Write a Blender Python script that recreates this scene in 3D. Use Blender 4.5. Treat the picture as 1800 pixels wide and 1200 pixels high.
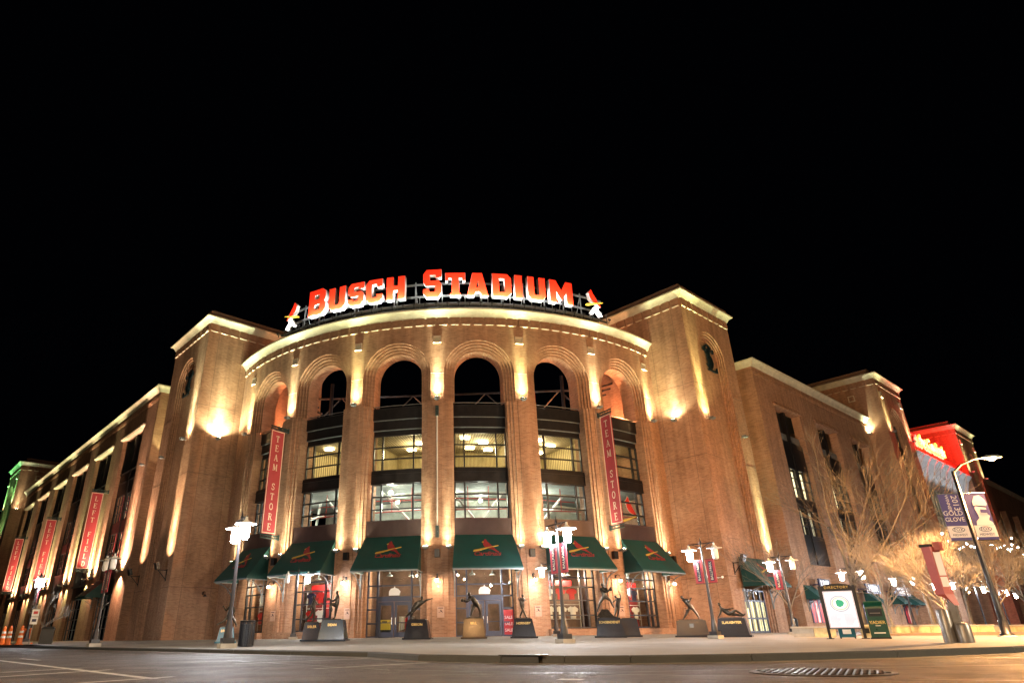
import bpy, bmesh, math, random
from math import sin, cos, pi, radians, sqrt, atan2, hypot
from mathutils import Vector, Matrix

random.seed(7)
for o in list(bpy.data.objects):
    bpy.data.objects.remove(o, do_unlink=True)
scn = bpy.context.scene
COL = scn.collection
S2 = sqrt(0.5)

# ------------------------------------------------------------------ camera
def make_camera():
    f = 1136.0; th = atan2(516, f); yaw = radians(3.9); roll = 0.0124
    fw = Vector((-sin(yaw) * cos(th), cos(yaw) * cos(th), sin(th)))
    rt = Vector((cos(yaw), sin(yaw), 0)); up = rt.cross(fw)
    cx = rt * cos(roll) - up * sin(roll); cy = rt * sin(roll) + up * cos(roll)
    m = Matrix((cx, cy, -fw)).transposed().to_4x4()
    m.translation = Vector((4.960, -53.0, 0.10))
    cd = bpy.data.cameras.new('camera'); co = bpy.data.objects.new('camera', cd); COL.objects.link(co)
    co.matrix_world = m
    cd.sensor_width = 36; cd.lens = f / 1800 * 36; cd.shift_x = 105 / 1800; cd.shift_y = 0
    cd.clip_start = 0.05; cd.clip_end = 3000
    scn.camera = co
make_camera()

# ------------------------------------------------------------------ world (night sky) and exposure
w = bpy.data.worlds.new('World'); scn.world = w; w.use_nodes = True
wn = w.node_tree; bg = wn.nodes['Background']
bg.inputs['Color'].default_value = (0.25, 0.3, 0.55, 1); bg.inputs['Strength'].default_value = 0.0005
vs = scn.view_settings
vs.view_transform = 'Standard'; vs.look = 'None'; vs.exposure = 1.3; vs.gamma = 1.0; vs.use_curve_mapping = False
cy_ = scn.cycles
cy_.use_denoising = True
cy_.use_light_tree = True
cy_.max_bounces = 6; cy_.diffuse_bounces = 2; cy_.glossy_bounces = 3; cy_.transparent_max_bounces = 12
cy_.sample_clamp_indirect = 4.0

# ------------------------------------------------------------------ materials
def nd(nt, t, **kw):
    n = nt.nodes.new(t)
    for k, v in kw.items(): setattr(n, k, v)
    return n
def mat(name, col, rough=0.7, metal=0.0, emit=None, estr=0.0, var=0.0, vscale=3.0, bump=0.0, bscale=20.0, spec=None):
    m = bpy.data.materials.new(name); m.use_nodes = True
    nt = m.node_tree; b = nt.nodes['Principled BSDF']
    b.inputs['Base Color'].default_value = (*col, 1); b.inputs['Roughness'].default_value = rough
    b.inputs['Metallic'].default_value = metal
    if spec is not None: b.inputs['Specular IOR Level'].default_value = spec
    if emit is not None:
        b.inputs['Emission Color'].default_value = (*emit, 1); b.inputs['Emission Strength'].default_value = estr
    if var or bump:
        tc = nd(nt, 'ShaderNodeTexCoord')
    if var:
        n = nd(nt, 'ShaderNodeTexNoise'); n.inputs['Scale'].default_value = vscale; n.inputs['Detail'].default_value = 6
        n.inputs['Roughness'].default_value = 0.65
        nt.links.new(tc.outputs['Object'], n.inputs['Vector'])
        r = nd(nt, 'ShaderNodeValToRGB')
        r.color_ramp.elements[0].position = 0.3; r.color_ramp.elements[1].position = 0.72
        r.color_ramp.elements[0].color = (*[max(0, c * (1 - var)) for c in col], 1)
        r.color_ramp.elements[1].color = (*[min(1, c * (1 + var)) for c in col], 1)
        nt.links.new(n.outputs['Fac'], r.inputs['Fac']); nt.links.new(r.outputs['Color'], b.inputs['Base Color'])
        mr = nd(nt, 'ShaderNodeMapRange'); mr.inputs['To Min'].default_value = max(0.03, rough - 0.12); mr.inputs['To Max'].default_value = min(1, rough + 0.12)
        nt.links.new(n.outputs['Fac'], mr.inputs['Value']); nt.links.new(mr.outputs['Result'], b.inputs['Roughness'])
    if bump:
        n2 = nd(nt, 'ShaderNodeTexNoise'); n2.inputs['Scale'].default_value = bscale; n2.inputs['Detail'].default_value = 4
        nt.links.new(tc.outputs['Object'], n2.inputs['Vector'])
        bp = nd(nt, 'ShaderNodeBump'); bp.inputs['Strength'].default_value = bump; bp.inputs['Distance'].default_value = 0.02
        nt.links.new(n2.outputs['Fac'], bp.inputs['Height']); nt.links.new(bp.outputs['Normal'], b.inputs['Normal'])
    return m

def brick_mat(name, c1, c2, mortar, bw=0.30, bh=0.098, bump=0.5):
    m = bpy.data.materials.new(name); m.use_nodes = True
    nt = m.node_tree; b = nt.nodes['Principled BSDF']
    uv = nd(nt, 'ShaderNodeUVMap'); uv.uv_map = 'UVMap'
    br = nd(nt, 'ShaderNodeTexBrick')
    br.inputs['Scale'].default_value = 1.0; br.inputs['Brick Width'].default_value = bw; br.inputs['Row Height'].default_value = bh
    br.inputs['Mortar Size'].default_value = 0.010; br.inputs['Mortar Smooth'].default_value = 0.3; br.inputs['Bias'].default_value = -0.15
    br.inputs['Color1'].default_value = (*c1, 1); br.inputs['Color2'].default_value = (*c2, 1); br.inputs['Mortar'].default_value = (*mortar, 1)
    nt.links.new(uv.outputs['UV'], br.inputs['Vector'])
    n = nd(nt, 'ShaderNodeTexNoise'); n.inputs['Scale'].default_value = 0.45; n.inputs['Detail'].default_value = 8; n.inputs['Roughness'].default_value = 0.7
    nt.links.new(uv.outputs['UV'], n.inputs['Vector'])
    # streaks running down the wall
    mp = nd(nt, 'ShaderNodeMapping'); mp.inputs['Scale'].default_value = (1.6, 0.09, 1)
    nt.links.new(uv.outputs['UV'], mp.inputs['Vector'])
    n3 = nd(nt, 'ShaderNodeTexNoise'); n3.inputs['Scale'].default_value = 1.0; n3.inputs['Detail'].default_value = 5
    nt.links.new(mp.outputs['Vector'], n3.inputs['Vector'])
    ad = nd(nt, 'ShaderNodeMath', operation='ADD'); nt.links.new(n.outputs['Fac'], ad.inputs[0]); nt.links.new(n3.outputs['Fac'], ad.inputs[1])
    mr = nd(nt, 'ShaderNodeMapRange'); mr.inputs['From Min'].default_value = 0.65; mr.inputs['From Max'].default_value = 1.35
    mr.inputs['To Min'].default_value = 0.60; mr.inputs['To Max'].default_value = 1.28
    nt.links.new(ad.outputs[0], mr.inputs['Value'])
    mx = nd(nt, 'ShaderNodeMix', data_type='RGBA', blend_type='MULTIPLY'); mx.inputs['Factor'].default_value = 1
    nt.links.new(br.outputs['Color'], mx.inputs['A']); nt.links.new(mr.outputs['Result'], mx.inputs['B'])
    nt.links.new(mx.outputs['Result'], b.inputs['Base Color'])
    b.inputs['Roughness'].default_value = 0.85; b.inputs['Specular IOR Level'].default_value = 0.25
    bp = nd(nt, 'ShaderNodeBump'); bp.inputs['Strength'].default_value = bump; bp.inputs['Distance'].default_value = 0.03
    n2 = nd(nt, 'ShaderNodeTexNoise'); n2.inputs['Scale'].default_value = 5; n2.inputs['Detail'].default_value = 5
    mp2 = nd(nt, 'ShaderNodeMapping'); mp2.inputs['Scale'].default_value = (0.35, 1.0, 1); nt.links.new(uv.outputs['UV'], mp2.inputs['Vector'])
    nt.links.new(mp2.outputs['Vector'], n2.inputs['Vector'])
    a2 = nd(nt, 'ShaderNodeMath', operation='MULTIPLY_ADD'); a2.inputs[1].default_value = 0.8
    sb = nd(nt, 'ShaderNodeMath', operation='SUBTRACT'); sb.inputs[0].default_value = 1.0; nt.links.new(br.outputs['Fac'], sb.inputs[1])
    nt.links.new(n2.outputs['Fac'], a2.inputs[0]); nt.links.new(sb.outputs[0], a2.inputs[2])
    nt.links.new(a2.outputs[0], bp.inputs['Height']); nt.links.new(bp.outputs['Normal'], b.inputs['Normal'])
    return m

def stripe_mat(name, c1, c2, scale, emit=0.0, axis='X'):
    m = bpy.data.materials.new(name); m.use_nodes = True
    nt = m.node_tree; b = nt.nodes['Principled BSDF']
    uv = nd(nt, 'ShaderNodeUVMap'); uv.uv_map = 'UVMap'
    wv = nd(nt, 'ShaderNodeTexWave'); wv.wave_type = 'BANDS'; wv.bands_direction = axis
    wv.inputs['Scale'].default_value = scale; wv.inputs['Distortion'].default_value = 0.6; wv.inputs['Detail'].default_value = 2
    nt.links.new(uv.outputs['UV'], wv.inputs['Vector'])
    n = nd(nt, 'ShaderNodeTexNoise'); n.inputs['Scale'].default_value = 0.5; n.inputs['Detail'].default_value = 3
    nt.links.new(uv.outputs['UV'], n.inputs['Vector'])
    ml = nd(nt, 'ShaderNodeMath', operation='MULTIPLY'); nt.links.new(wv.outputs['Fac'], ml.inputs[0]); nt.links.new(n.outputs['Fac'], ml.inputs[1])
    r = nd(nt, 'ShaderNodeValToRGB'); r.color_ramp.elements[0].color = (*c1, 1); r.color_ramp.elements[1].color = (*c2, 1)
    r.color_ramp.elements[0].position = 0.08; r.color_ramp.elements[1].position = 0.55
    nt.links.new(ml.outputs[0], r.inputs['Fac']); nt.links.new(r.outputs['Color'], b.inputs['Base Color'])
    if emit:
        nt.links.new(r.outputs['Color'], b.inputs['Emission Color']); b.inputs['Emission Strength'].default_value = emit
    b.inputs['Roughness'].default_value = 0.8
    return m

def glass_mat(name, tint=(0.9, 0.93, 0.9), gloss=0.12):
    m = bpy.data.materials.new(name); m.use_nodes = True
    nt = m.node_tree; nt.nodes.remove(nt.nodes['Principled BSDF']); out = nt.nodes['Material Output']
    tr = nd(nt, 'ShaderNodeBsdfTransparent'); tr.inputs['Color'].default_value = (*tint, 1)
    gl = nd(nt, 'ShaderNodeBsdfGlossy'); gl.inputs['Roughness'].default_value = 0.03; gl.inputs['Color'].default_value = (1, 1, 1, 1)
    fr = nd(nt, 'ShaderNodeFresnel'); fr.inputs['IOR'].default_value = 1.45
    mx = nd(nt, 'ShaderNodeMixShader'); nt.links.new(fr.outputs[0], mx.inputs[0]); nt.links.new(tr.outputs[0], mx.inputs[1]); nt.links.new(gl.outputs[0], mx.inputs[2])
    nt.links.new(mx.outputs[0], out.inputs['Surface'])
    return m

M = {}
M['brick'] = brick_mat('brick wall', (0.375, 0.200, 0.120), (0.255, 0.122, 0.070), (0.36, 0.25, 0.17))
M['brick_in'] = brick_mat('orange brick', (0.42, 0.17, 0.08), (0.34, 0.13, 0.06), (0.3, 0.17, 0.1))
M['stone'] = mat('cast stone', (0.47, 0.445, 0.335), 0.8, var=0.22, vscale=1.2, bump=0.15, bscale=12)
M['ledge'] = mat('pale ledge stone', (0.55, 0.47, 0.36), 0.8, var=0.15, vscale=4)
M['metal'] = mat('dark bronze metal', (0.022, 0.020, 0.022), 0.38, 0.6, var=0.25, vscale=2)
M['spandrel'] = mat('brown metal panel', (0.050, 0.028, 0.026), 0.45, 0.2, var=0.2, vscale=1.5)
M['frame'] = mat('window frame metal', (0.03, 0.03, 0.034), 0.4, 0.4)
M['bluedoor'] = mat('blue grey door paint', (0.040, 0.046, 0.080), 0.4, 0.1, var=0.1)
M['glass'] = glass_mat('window glass')
M['awn'] = mat('green awning canvas', (0.0014, 0.044, 0.041), 0.75, var=0.25, vscale=1.1, bump=0.8, bscale=2.2)
M['awnside'] = mat('green awning side canvas', (0.0014, 0.044, 0.041), 0.75, var=0.2, vscale=1.1, bump=0.6, bscale=2.2)
M['steel'] = mat('grey painted steel', (0.17, 0.19, 0.20), 0.45, 0.4, var=0.2)
M['steelw'] = mat('white painted steel', (0.62, 0.60, 0.56), 0.5, var=0.1)
M['black'] = mat('black painted iron', (0.010, 0.010, 0.012), 0.35, 0.3, var=0.2)
M['pole'] = mat('charcoal pole paint', (0.028, 0.027, 0.032), 0.4, 0.3, var=0.25)
M['bronze'] = mat('dark bronze', (0.060, 0.052, 0.042), 0.32, 0.7, var=0.4, vscale=9, bump=0.2, bscale=40)
M['granite'] = mat('polished black granite', (0.018, 0.018, 0.022), 0.2, var=0.45, vscale=25, spec=0.2)
M['teal'] = mat('teal cladding', (0.012, 0.10, 0.145), 0.3, var=0.15, vscale=3)
M['navyst'] = mat('dark blue granite', (0.012, 0.022, 0.042), 0.18, var=0.3, vscale=20)
M['brownst'] = mat('polished brown granite', (0.060, 0.040, 0.026), 0.13, var=0.35, vscale=22, spec=0.10)
M['gold'] = mat('gold lettering', (0.75, 0.52, 0.16), 0.35, 0.5)
M['white'] = mat('white paint', (0.8, 0.78, 0.75), 0.6, var=0.05)
M['cream'] = mat('cream lettering', (0.78, 0.70, 0.55), 0.6)
M['bannerred'] = mat('banner red', (0.42, 0.052, 0.065), 0.75, var=0.14, vscale=0.9, bump=0.7, bscale=1.6)
M['red'] = mat('red paint', (0.50, 0.018, 0.02), 0.5, var=0.1)
M['awnred'] = mat('faded red print', (0.24, 0.022, 0.026), 0.75, var=0.2)
M['awnyel'] = mat('faded yellow print', (0.42, 0.29, 0.05), 0.75, var=0.15)
M['kred'] = mat('red enamel', (0.40, 0.075, 0.06), 0.45, var=0.12, vscale=2)
M['navy'] = mat('navy paint', (0.012, 0.014, 0.055), 0.5, var=0.1)
M['purple'] = mat('banner violet', (0.075, 0.055, 0.19), 0.7, var=0.1)
M['pink'] = mat('pale banner print', (0.72, 0.62, 0.60), 0.7)
M['yellow'] = mat('yellow paint', (0.72, 0.50, 0.05), 0.5)
M['orange'] = mat('orange plastic', (0.8, 0.16, 0.02), 0.5)
M['concrete'] = mat('concrete', (0.34, 0.315, 0.28), 0.85, var=0.2, vscale=2.5, bump=0.3, bscale=15)
M['limestone'] = mat('yellow limestone', (0.50, 0.40, 0.22), 0.85, var=0.3, vscale=3, bump=0.5, bscale=9)
M['steelcyl'] = mat('brushed steel', (0.20, 0.18, 0.17), 0.35, 0.35, var=0.12, vscale=2)
M['bark'] = mat('bark', (0.17, 0.14, 0.11), 0.9, var=0.35, vscale=6, bump=0.6, bscale=18)
M['barkpale'] = mat('pale bark', (0.26, 0.225, 0.185), 0.9, var=0.3, vscale=5, bump=0.5, bscale=18)
M['soil'] = mat('mulch', (0.10, 0.065, 0.03), 0.95, var=0.4, vscale=8, bump=0.8, bscale=30)
M['dark'] = mat('dark interior', (0.02, 0.02, 0.022), 0.8)
M['roof'] = mat('roof membrane', (0.05, 0.045, 0.04), 0.9, var=0.2)
M['roomwall'] = stripe_mat('striped curtain wall', (0.20, 0.145, 0.07), (0.62, 0.50, 0.27), 1.6)
M['roomceil'] = stripe_mat('corrugated deck', (0.20, 0.15, 0.09), (0.50, 0.40, 0.25), 1.2)
M['loungewall'] = mat('grey green wall', (0.33, 0.35, 0.31), 0.8, var=0.3, vscale=0.8)
M['loungeceil'] = mat('grey ceiling', (0.20, 0.215, 0.20), 0.8, var=0.3, vscale=0.7)
M['pipe'] = mat('red pipe paint', (0.55, 0.07, 0.06), 0.5)
M['shopwall'] = mat('shop wall', (0.15, 0.085, 0.06), 0.8, var=0.4, vscale=1.2)
M['litblind'] = stripe_mat('lit blind', (0.30, 0.18, 0.07), (1.0, 0.86, 0.55), 1.1, emit=2.0)
M['litdim'] = stripe_mat('dim lit room', (0.05, 0.035, 0.02), (0.50, 0.42, 0.28), 0.9, emit=1.1)
M['litgreen'] = stripe_mat('lit lobby', (0.03, 0.04, 0.045), (0.52, 0.58, 0.48), 1.3, emit=0.8)
M['litcream'] = stripe_mat('lit shop', (0.25, 0.19, 0.10), (1.0, 0.88, 0.6), 0.7, emit=0.75)
def lampmat(name, col, st): return mat(name, (0.9, 0.9, 0.9), 0.5, emit=col, estr=st)
M['globe'] = lampmat('lamp globe', (0.95, 0.97, 1.0), 230)
M['globeoff'] = mat('unlit frosted globe', (0.75, 0.74, 0.72), 0.35)
M['sconce'] = lampmat('sconce bulb', (1.0, 0.80, 0.55), 160)
M['upglow'] = lampmat('uplight lens', (1.0, 0.86, 0.55), 60)
M['panel'] = lampmat('ceiling light panel', (1.0, 0.82, 0.50), 16)
M['bulb'] = lampmat('bright bulb', (1.0, 0.95, 0.80), 220)
M['sodium'] = lampmat('sodium lens', (1.0, 0.62, 0.25), 120)
M['neonred'] = lampmat('red neon', (1.0, 0.012, 0.01), 12)
M['neonyellow'] = lampmat('yellow neon', (1.0, 0.34, 0.02), 2.6)
M['letter_face'] = mat('red letter face', (0.80, 0.040, 0.008), 0.55, emit=(1.0, 0.0, 0.0), estr=0.24)
M['letter_can'] = mat('white letter return', (0.72, 0.73, 0.76), 0.5)
M['string'] = lampmat('string bulb', (1.0, 0.95, 0.85), 120)
M['lightbox'] = mat('back lit map print', (0.62, 0.58, 0.60), 0.5, emit=(0.9, 0.86, 0.9), estr=0.38)
M['mapgreen'] = mat('map green', (0.03, 0.30, 0.17), 0.6, emit=(0.03, 0.30, 0.17), estr=0.3)
M['maptan'] = mat('map tan', (0.55, 0.42, 0.30), 0.6, emit=(0.55, 0.42, 0.3), estr=0.3)
M['mapgrey'] = mat('map grey', (0.35, 0.36, 0.45), 0.6, emit=(0.35, 0.36, 0.45), estr=0.3)

# ------------------------------------------------------------------ mesh builder
class MB:
    def __init__(s): s.v = []; s.f = []; s.uv = []
    def face(s, pts, uvs=None):
        i = len(s.v); s.v += [tuple(p) for p in pts]; s.f.append(tuple(range(i, i + len(pts))))
        s.uv.append(uvs)
    def box(s, x0, x1, y0, y1, z0, z1, T=None):
        P = [Vector((x, y, z)) for z in (z0, z1) for y in (y0, y1) for x in (x0, x1)]
        if T is not None: P = [T @ p for p in P]
        for q in ((0, 1, 3, 2), (4, 6, 7, 5), (0, 4, 5, 1), (2, 3, 7, 6), (0, 2, 6, 4), (1, 5, 7, 3)):
            s.face([P[k] for k in q])
    def frust(s, a, b, z0, z1, cx=0, cy=0):   # a,b = (half x, half y) at bottom / top
        P = [Vector((cx + sx * h[0], cy + sy * h[1], z)) for h, z in ((a, z0), (b, z1)) for sx, sy in ((-1, -1), (1, -1), (1, 1), (-1, 1))]
        for q in ((0, 1, 2, 3), (4, 5, 6, 7), (0, 1, 5, 4), (1, 2, 6, 5), (2, 3, 7, 6), (3, 0, 4, 7)):
            s.face([P[k] for k in q])
    def tube(s, pts, r, n=8, caps=True):
        pts = [Vector(p) for p in pts]; rr = r if isinstance(r, (list, tuple)) else [r] * len(pts)
        rings = []
        for i, p in enumerate(pts):
            d = (pts[min(i + 1, len(pts) - 1)] - pts[max(i - 1, 0)])
            if d.length < 1e-9: d = Vector((0, 0, 1))
            d.normalize()
            a = d.cross(Vector((0, 0, 1)) if abs(d.z) < 0.95 else Vector((1, 0, 0))).normalized(); b = d.cross(a)
            rings.append([p + (a * cos(2 * pi * k / n) + b * sin(2 * pi * k / n)) * rr[i] for k in range(n)])
        base = len(s.v)
        for R in rings: s.v += [tuple(p) for p in R]
        for i in range(len(rings) - 1):
            for k in range(n):
                a0 = base + i * n + k; a1 = base + i * n + (k + 1) % n
                s.f.append((a0, a1, a1 + n, a0 + n)); s.uv.append(None)
        if caps:
            s.f.append(tuple(base + k for k in range(n))); s.uv.append(None)
            s.f.append(tuple(base + (len(rings) - 1) * n + k for k in range(n))); s.uv.append(None)
    def lathe(s, prof, n=16, c=(0, 0, 0)):
        base = len(s.v)
        for r, z in prof:
            s.v += [(c[0] + r * cos(2 * pi * k / n), c[1] + r * sin(2 * pi * k / n), c[2] + z) for k in range(n)]
        for i in range(len(prof) - 1):
            for k in range(n):
                a0 = base + i * n + k; a1 = base + i * n + (k + 1) % n
                s.f.append((a0, a1, a1 + n, a0 + n)); s.uv.append(None)
        s.f.append(tuple(base + k for k in range(n))); s.uv.append(None)
        s.f.append(tuple(base + (len(prof) - 1) * n + k for k in range(n))); s.uv.append(None)
    def mesh(s, name, m, smooth=False):
        me = bpy.data.meshes.new(name); me.from_pydata(s.v, [], s.f); 
        if any(u is not None for u in s.uv):
            l = me.uv_layers.new(name='UVMap'); i = 0
            for u, f in zip(s.uv, s.f):
                for k in range(len(f)):
                    if u is not None: l.data[i + k].uv = u[k]
                i += len(f)
        if isinstance(m, (list, tuple)):
            for x in m: me.materials.append(x)
        else: me.materials.append(m)
        if smooth:
            for p in me.polygons: p.use_smooth = True
        me.update()
        return me
    def build(s, name, m, parent=None, smooth=False):
        return link(name, s.mesh(name, m, smooth), parent)
def link(name, me, parent=None, loc=(0, 0, 0), rz=0.0):
    o = bpy.data.objects.new(name, me); COL.objects.link(o); o.location = loc; o.rotation_euler = (0, 0, rz)
    if parent is not None: o.parent = parent
    return o
def tag(o, label=None, cat=None, group=None, kind=None):
    if label: o['label'] = label
    if cat: o['category'] = cat
    if group: o['group'] = group
    if kind: o['kind'] = kind
    return o
def thing(name, label, cat, loc=(0, 0, 0), rz=0.0, group=None):
    o = link(name, None, None, loc, rz); return tag(o, label, cat, group)
def copy_tree(o, parent=None, loc=None, rz=None):
    c = o.copy(); COL.objects.link(c); c.parent = parent
    if loc is not None: c.location = loc
    if rz is not None: c.rotation_euler = (0, 0, rz)
    for ch in list(o.children): copy_tree(ch, c)
    return c

# lamps -----------------------------------------------------------
def spot(parent, loc, direction, P, col, size, blend=0.4, rad=0.08):
    l = bpy.data.lights.new('spot_light', 'SPOT'); l.energy = P; l.color = col; l.spot_size = radians(size); l.spot_blend = blend
    l.shadow_soft_size = rad
    o = bpy.data.objects.new('spot_light', l); COL.objects.link(o); o.location = loc
    o.rotation_euler = Vector(direction).to_track_quat('-Z', 'Y').to_euler()
    if parent is not None: o.parent = parent
    return o
def point(parent, loc, P, col, rad=0.1):
    l = bpy.data.lights.new('point_light', 'POINT'); l.energy = P; l.color = col; l.shadow_soft_size = rad
    o = bpy.data.objects.new('point_light', l); COL.objects.link(o); o.location = loc
    if parent is not None: o.parent = parent
    return o

# frames: (s along wall, z up, d outwards) -> world --------------------------------
RC = 27.3; DC = Vector((0, 27.05))
def Fdrum(s, z, d):
    t = s / RC; r = RC + d
    return Vector((r * sin(t), DC.y - r * cos(t), z))
def flat(o, di, out):
    o = Vector(o); di = Vector(di); out = Vector(out)
    def F(s, z, d):
        p = o + di * s + out * d
        return Vector((p.x, p.y, z))
    F.o = o; F.di = di; F.out = out
    return F
OUT = 12.5
def wingframe(sg, out=OUT): return flat((sg * S2 * out, -S2 * out), (sg * S2, S2), (sg * S2, -S2))
def fquad(mb, F, a, b, c, d):    # each (s,z,d)
    mb.face([F(*a), F(*b), F(*c), F(*d)], [(p[0] + p[2] * 0.7, p[1] + (p[2] * 0.5 if a[1] == c[1] else 0)) for p in (a, b, c, d)])
def fstrip(mb, F, s0, s1, z0, z1, d, n=1):
    for k in range(n):
        a = s0 + (s1 - s0) * k / n; b = s0 + (s1 - s0) * (k + 1) / n
        fquad(mb, F, (a, z0, d), (b, z0, d), (b, z1, d), (a, z1, d))
def fbox(mb, F, s0, s1, z0, z1, d0, d1, n=1):
    for k in range(n):
        a = s0 + (s1 - s0) * k / n; b = s0 + (s1 - s0) * (k + 1) / n
        for d in (d0, d1): fquad(mb, F, (a, z0, d), (b, z0, d), (b, z1, d), (a, z1, d))
        for z in (z0, z1): fquad(mb, F, (a, z, d0), (b, z, d0), (b, z, d1), (a, z, d1))
    for s in (s0, s1): fquad(mb, F, (s, z0, d0), (s, z0, d1), (s, z1, d1), (s, z1, d0))
def wall_rects(mb, F, s0, s1, z0, z1, ops, depth, d=0.0, nmax=1e9):
    ss = sorted({s0, s1, *[x for o in ops for x in o[:2]]}); zz = sorted({z0, z1, *[x for o in ops for x in o[2:]]})
    for i in range(len(ss) - 1):
        for j in range(len(zz) - 1):
            cs = (ss[i] + ss[i + 1]) / 2; cz = (zz[j] + zz[j + 1]) / 2
            if any(o[0] < cs < o[1] and o[2] < cz < o[3] for o in ops): continue
            n = max(1, int((ss[i + 1] - ss[i]) / nmax + 0.99)) if nmax < 1e8 else 1
            fstrip(mb, F, ss[i], ss[i + 1], zz[j], zz[j + 1], d, n)
    for a, b, c, e in ops:
        for s in (a, b): fquad(mb, F, (s, c, d), (s, c, d - depth), (s, e, d - depth), (s, e, d))
        for z in (c, e):
            if z > 0.01: fquad(mb, F, (a, z, d), (b, z, d), (b, z, d - depth), (a, z, d - depth))
def arch_wall(mb, F, s0, s1, zb, zt, c, spring, rings, back, N=28):
    """wall from zb to zt with an arched opening centred on c; rings = [(radius, depth)...] stepping inwards; back = depth of the last reveal (None closes with a panel)"""
    def outline(a):
        pts = [(c - a, zb), (c - a, spring)]
        pts += [(c - a * cos(pi * k / N), spring + a * sin(pi * k / N)) for k in range(1, N)]
        return pts + [(c + a, spring), (c + a, zb)]
    O = [outline(a) for a, d in rings]; D = [d for a, d in rings]
    o = O[0]; d = D[0] if False else 0.0
    # outside of the outermost ring
    fstrip(mb, F, s0, o[0][0], zb, spring, 0); fstrip(mb, F, o[-1][0], s1, zb, spring, 0)
    fstrip(mb, F, s0, o[0][0], spring, zt, 0); fstrip(mb, F, o[-1][0], s1, spring, zt, 0)
    for k in range(1, len(o) - 2):
        (a, za), (b, zb2) = o[k], o[k + 1]
        fquad(mb, F, (a, za, 0), (b, zb2, 0), (b, zt, 0), (a, zt, 0))
    prev = 0.0
    for i in range(len(O)):
        o = O[i]
        for k in range(len(o) - 1):
            fquad(mb, F, (*o[k], prev), (*o[k + 1], prev), (*o[k + 1], D[i]), (*o[k], D[i]))
        if i + 1 < len(O):
            q = O[i + 1]
            for k in range(len(o) - 1):
                fquad(mb, F, (*o[k], D[i]), (*o[k + 1], D[i]), (*q[k + 1], D[i]), (*q[k], D[i]))
        prev = D[i]
    o = O[-1]
    if back is None:
        a = rings[-1][0]; d = D[-1]
        fstrip(mb, F, c - a, c + a, zb, spring, d)
        for k in range(1, len(o) - 2):
            fquad(mb, F, (o[k][0], spring, d), (o[k + 1][0], spring, d), (*o[k + 1], d), (*o[k], d))
    else:
        for k in range(len(o) - 1):
            fquad(mb, F, (*o[k], D[-1]), (*o[k + 1], D[-1]), (*o[k + 1], back), (*o[k], back))
def sweep(mb, path, prof, closed=False):
    """path: plan points with the outside on the right hand while walking; prof: (d, z)"""
    n = len(path); P = [Vector(p) for p in path]
    def nrm(a, b):
        t = (b - a).normalized(); return Vector((t.y, -t.x))
    offs = []
    for i in range(n):
        if closed or 0 < i < n - 1:
            n1 = nrm(P[i - 1], P[i]); n2 = nrm(P[i], P[(i + 1) % n]); offs.append((n1 + n2) / (1 + n1.dot(n2)))
        elif i == 0: offs.append(nrm(P[0], P[1]))
        else: offs.append(nrm(P[-2], P[-1]))
    run = 0.0
    for i in range(n if closed else n - 1):
        j = (i + 1) % n; L = (P[j] - P[i]).length; v = 0.0
        for k in range(len(prof) - 1):
            (d0, z0), (d1, z1) = prof[k], prof[k + 1]
            dv = hypot(d1 - d0, z1 - z0)
            a = P[i] + offs[i] * d0; b = P[j] + offs[j] * d0; c = P[j] + offs[j] * d1; e = P[i] + offs[i] * d1
            mb.face([(a.x, a.y, z0), (b.x, b.y, z0), (c.x, c.y, z1), (e.x, e.y, z1)], [(run, v), (run + L, v), (run + L, v + dv), (run, v + dv)])
            v += dv
        run += L
    if not closed:
        for i in (0, n - 1):
            mb.face([(P[i].x + offs[i].x * d, P[i].y + offs[i].y * d, z) for d, z in prof])

# text --------------------------------------------------------------
def text_mesh(txt, size, ext=0.01, shear=0.0, sp=1.0):
    cu = bpy.data.curves.new('txt', 'FONT'); cu.body = txt; cu.size = size; cu.extrude = ext; cu.shear = shear
    cu.align_x = 'CENTER'; cu.align_y = 'CENTER'; cu.space_character = sp; cu.resolution_u = 2
    o = bpy.data.objects.new('txt', cu); COL.objects.link(o)
    dg = bpy.context.evaluated_depsgraph_get(); me = bpy.data.meshes.new_from_object(o.evaluated_get(dg))
    bpy.data.objects.remove(o); bpy.data.curves.remove(cu)
    return me
def poly_mesh(splines, ext, bevel=0.0):
    """flat outlines (outer and holes) in x,y -> mesh extruded +-ext in z"""
    cu = bpy.data.curves.new('poly', 'CURVE'); cu.dimensions = '2D'; cu.fill_mode = 'BOTH'; cu.extrude = ext; cu.bevel_depth = bevel
    for pts in splines:
        sp = cu.splines.new('POLY'); sp.points.add(len(pts) - 1)
        for p, q in zip(sp.points, pts): p.co = (q[0], q[1], 0, 1)
        sp.use_cyclic_u = True
    o = bpy.data.objects.new('poly', cu); COL.objects.link(o)
    dg = bpy.context.evaluated_depsgraph_get(); me = bpy.data.meshes.new_from_object(o.evaluated_get(dg))
    bpy.data.objects.remove(o); bpy.data.curves.remove(cu)
    return me
def place_mesh(me, name, m, Mx, parent=None):
    """bake a transform into a mesh and link it as an object"""
    me.transform(Mx); me.materials.clear(); me.materials.append(m); me.name = name
    return link(name, me, parent)
def basis(o, x, y, z=None):
    x = Vector(x).normalized(); y = Vector(y).normalized(); z = x.cross(y) if z is None else Vector(z)
    m = Matrix((x, y, z)).transposed().to_4x4(); m.translation = Vector(o); return m
def join(meshes):
    bm = bmesh.new()
    for m in meshes: bm.from_mesh(m)
    me = bpy.data.meshes.new('joined'); bm.to_mesh(me); bm.free(); return me

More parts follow.
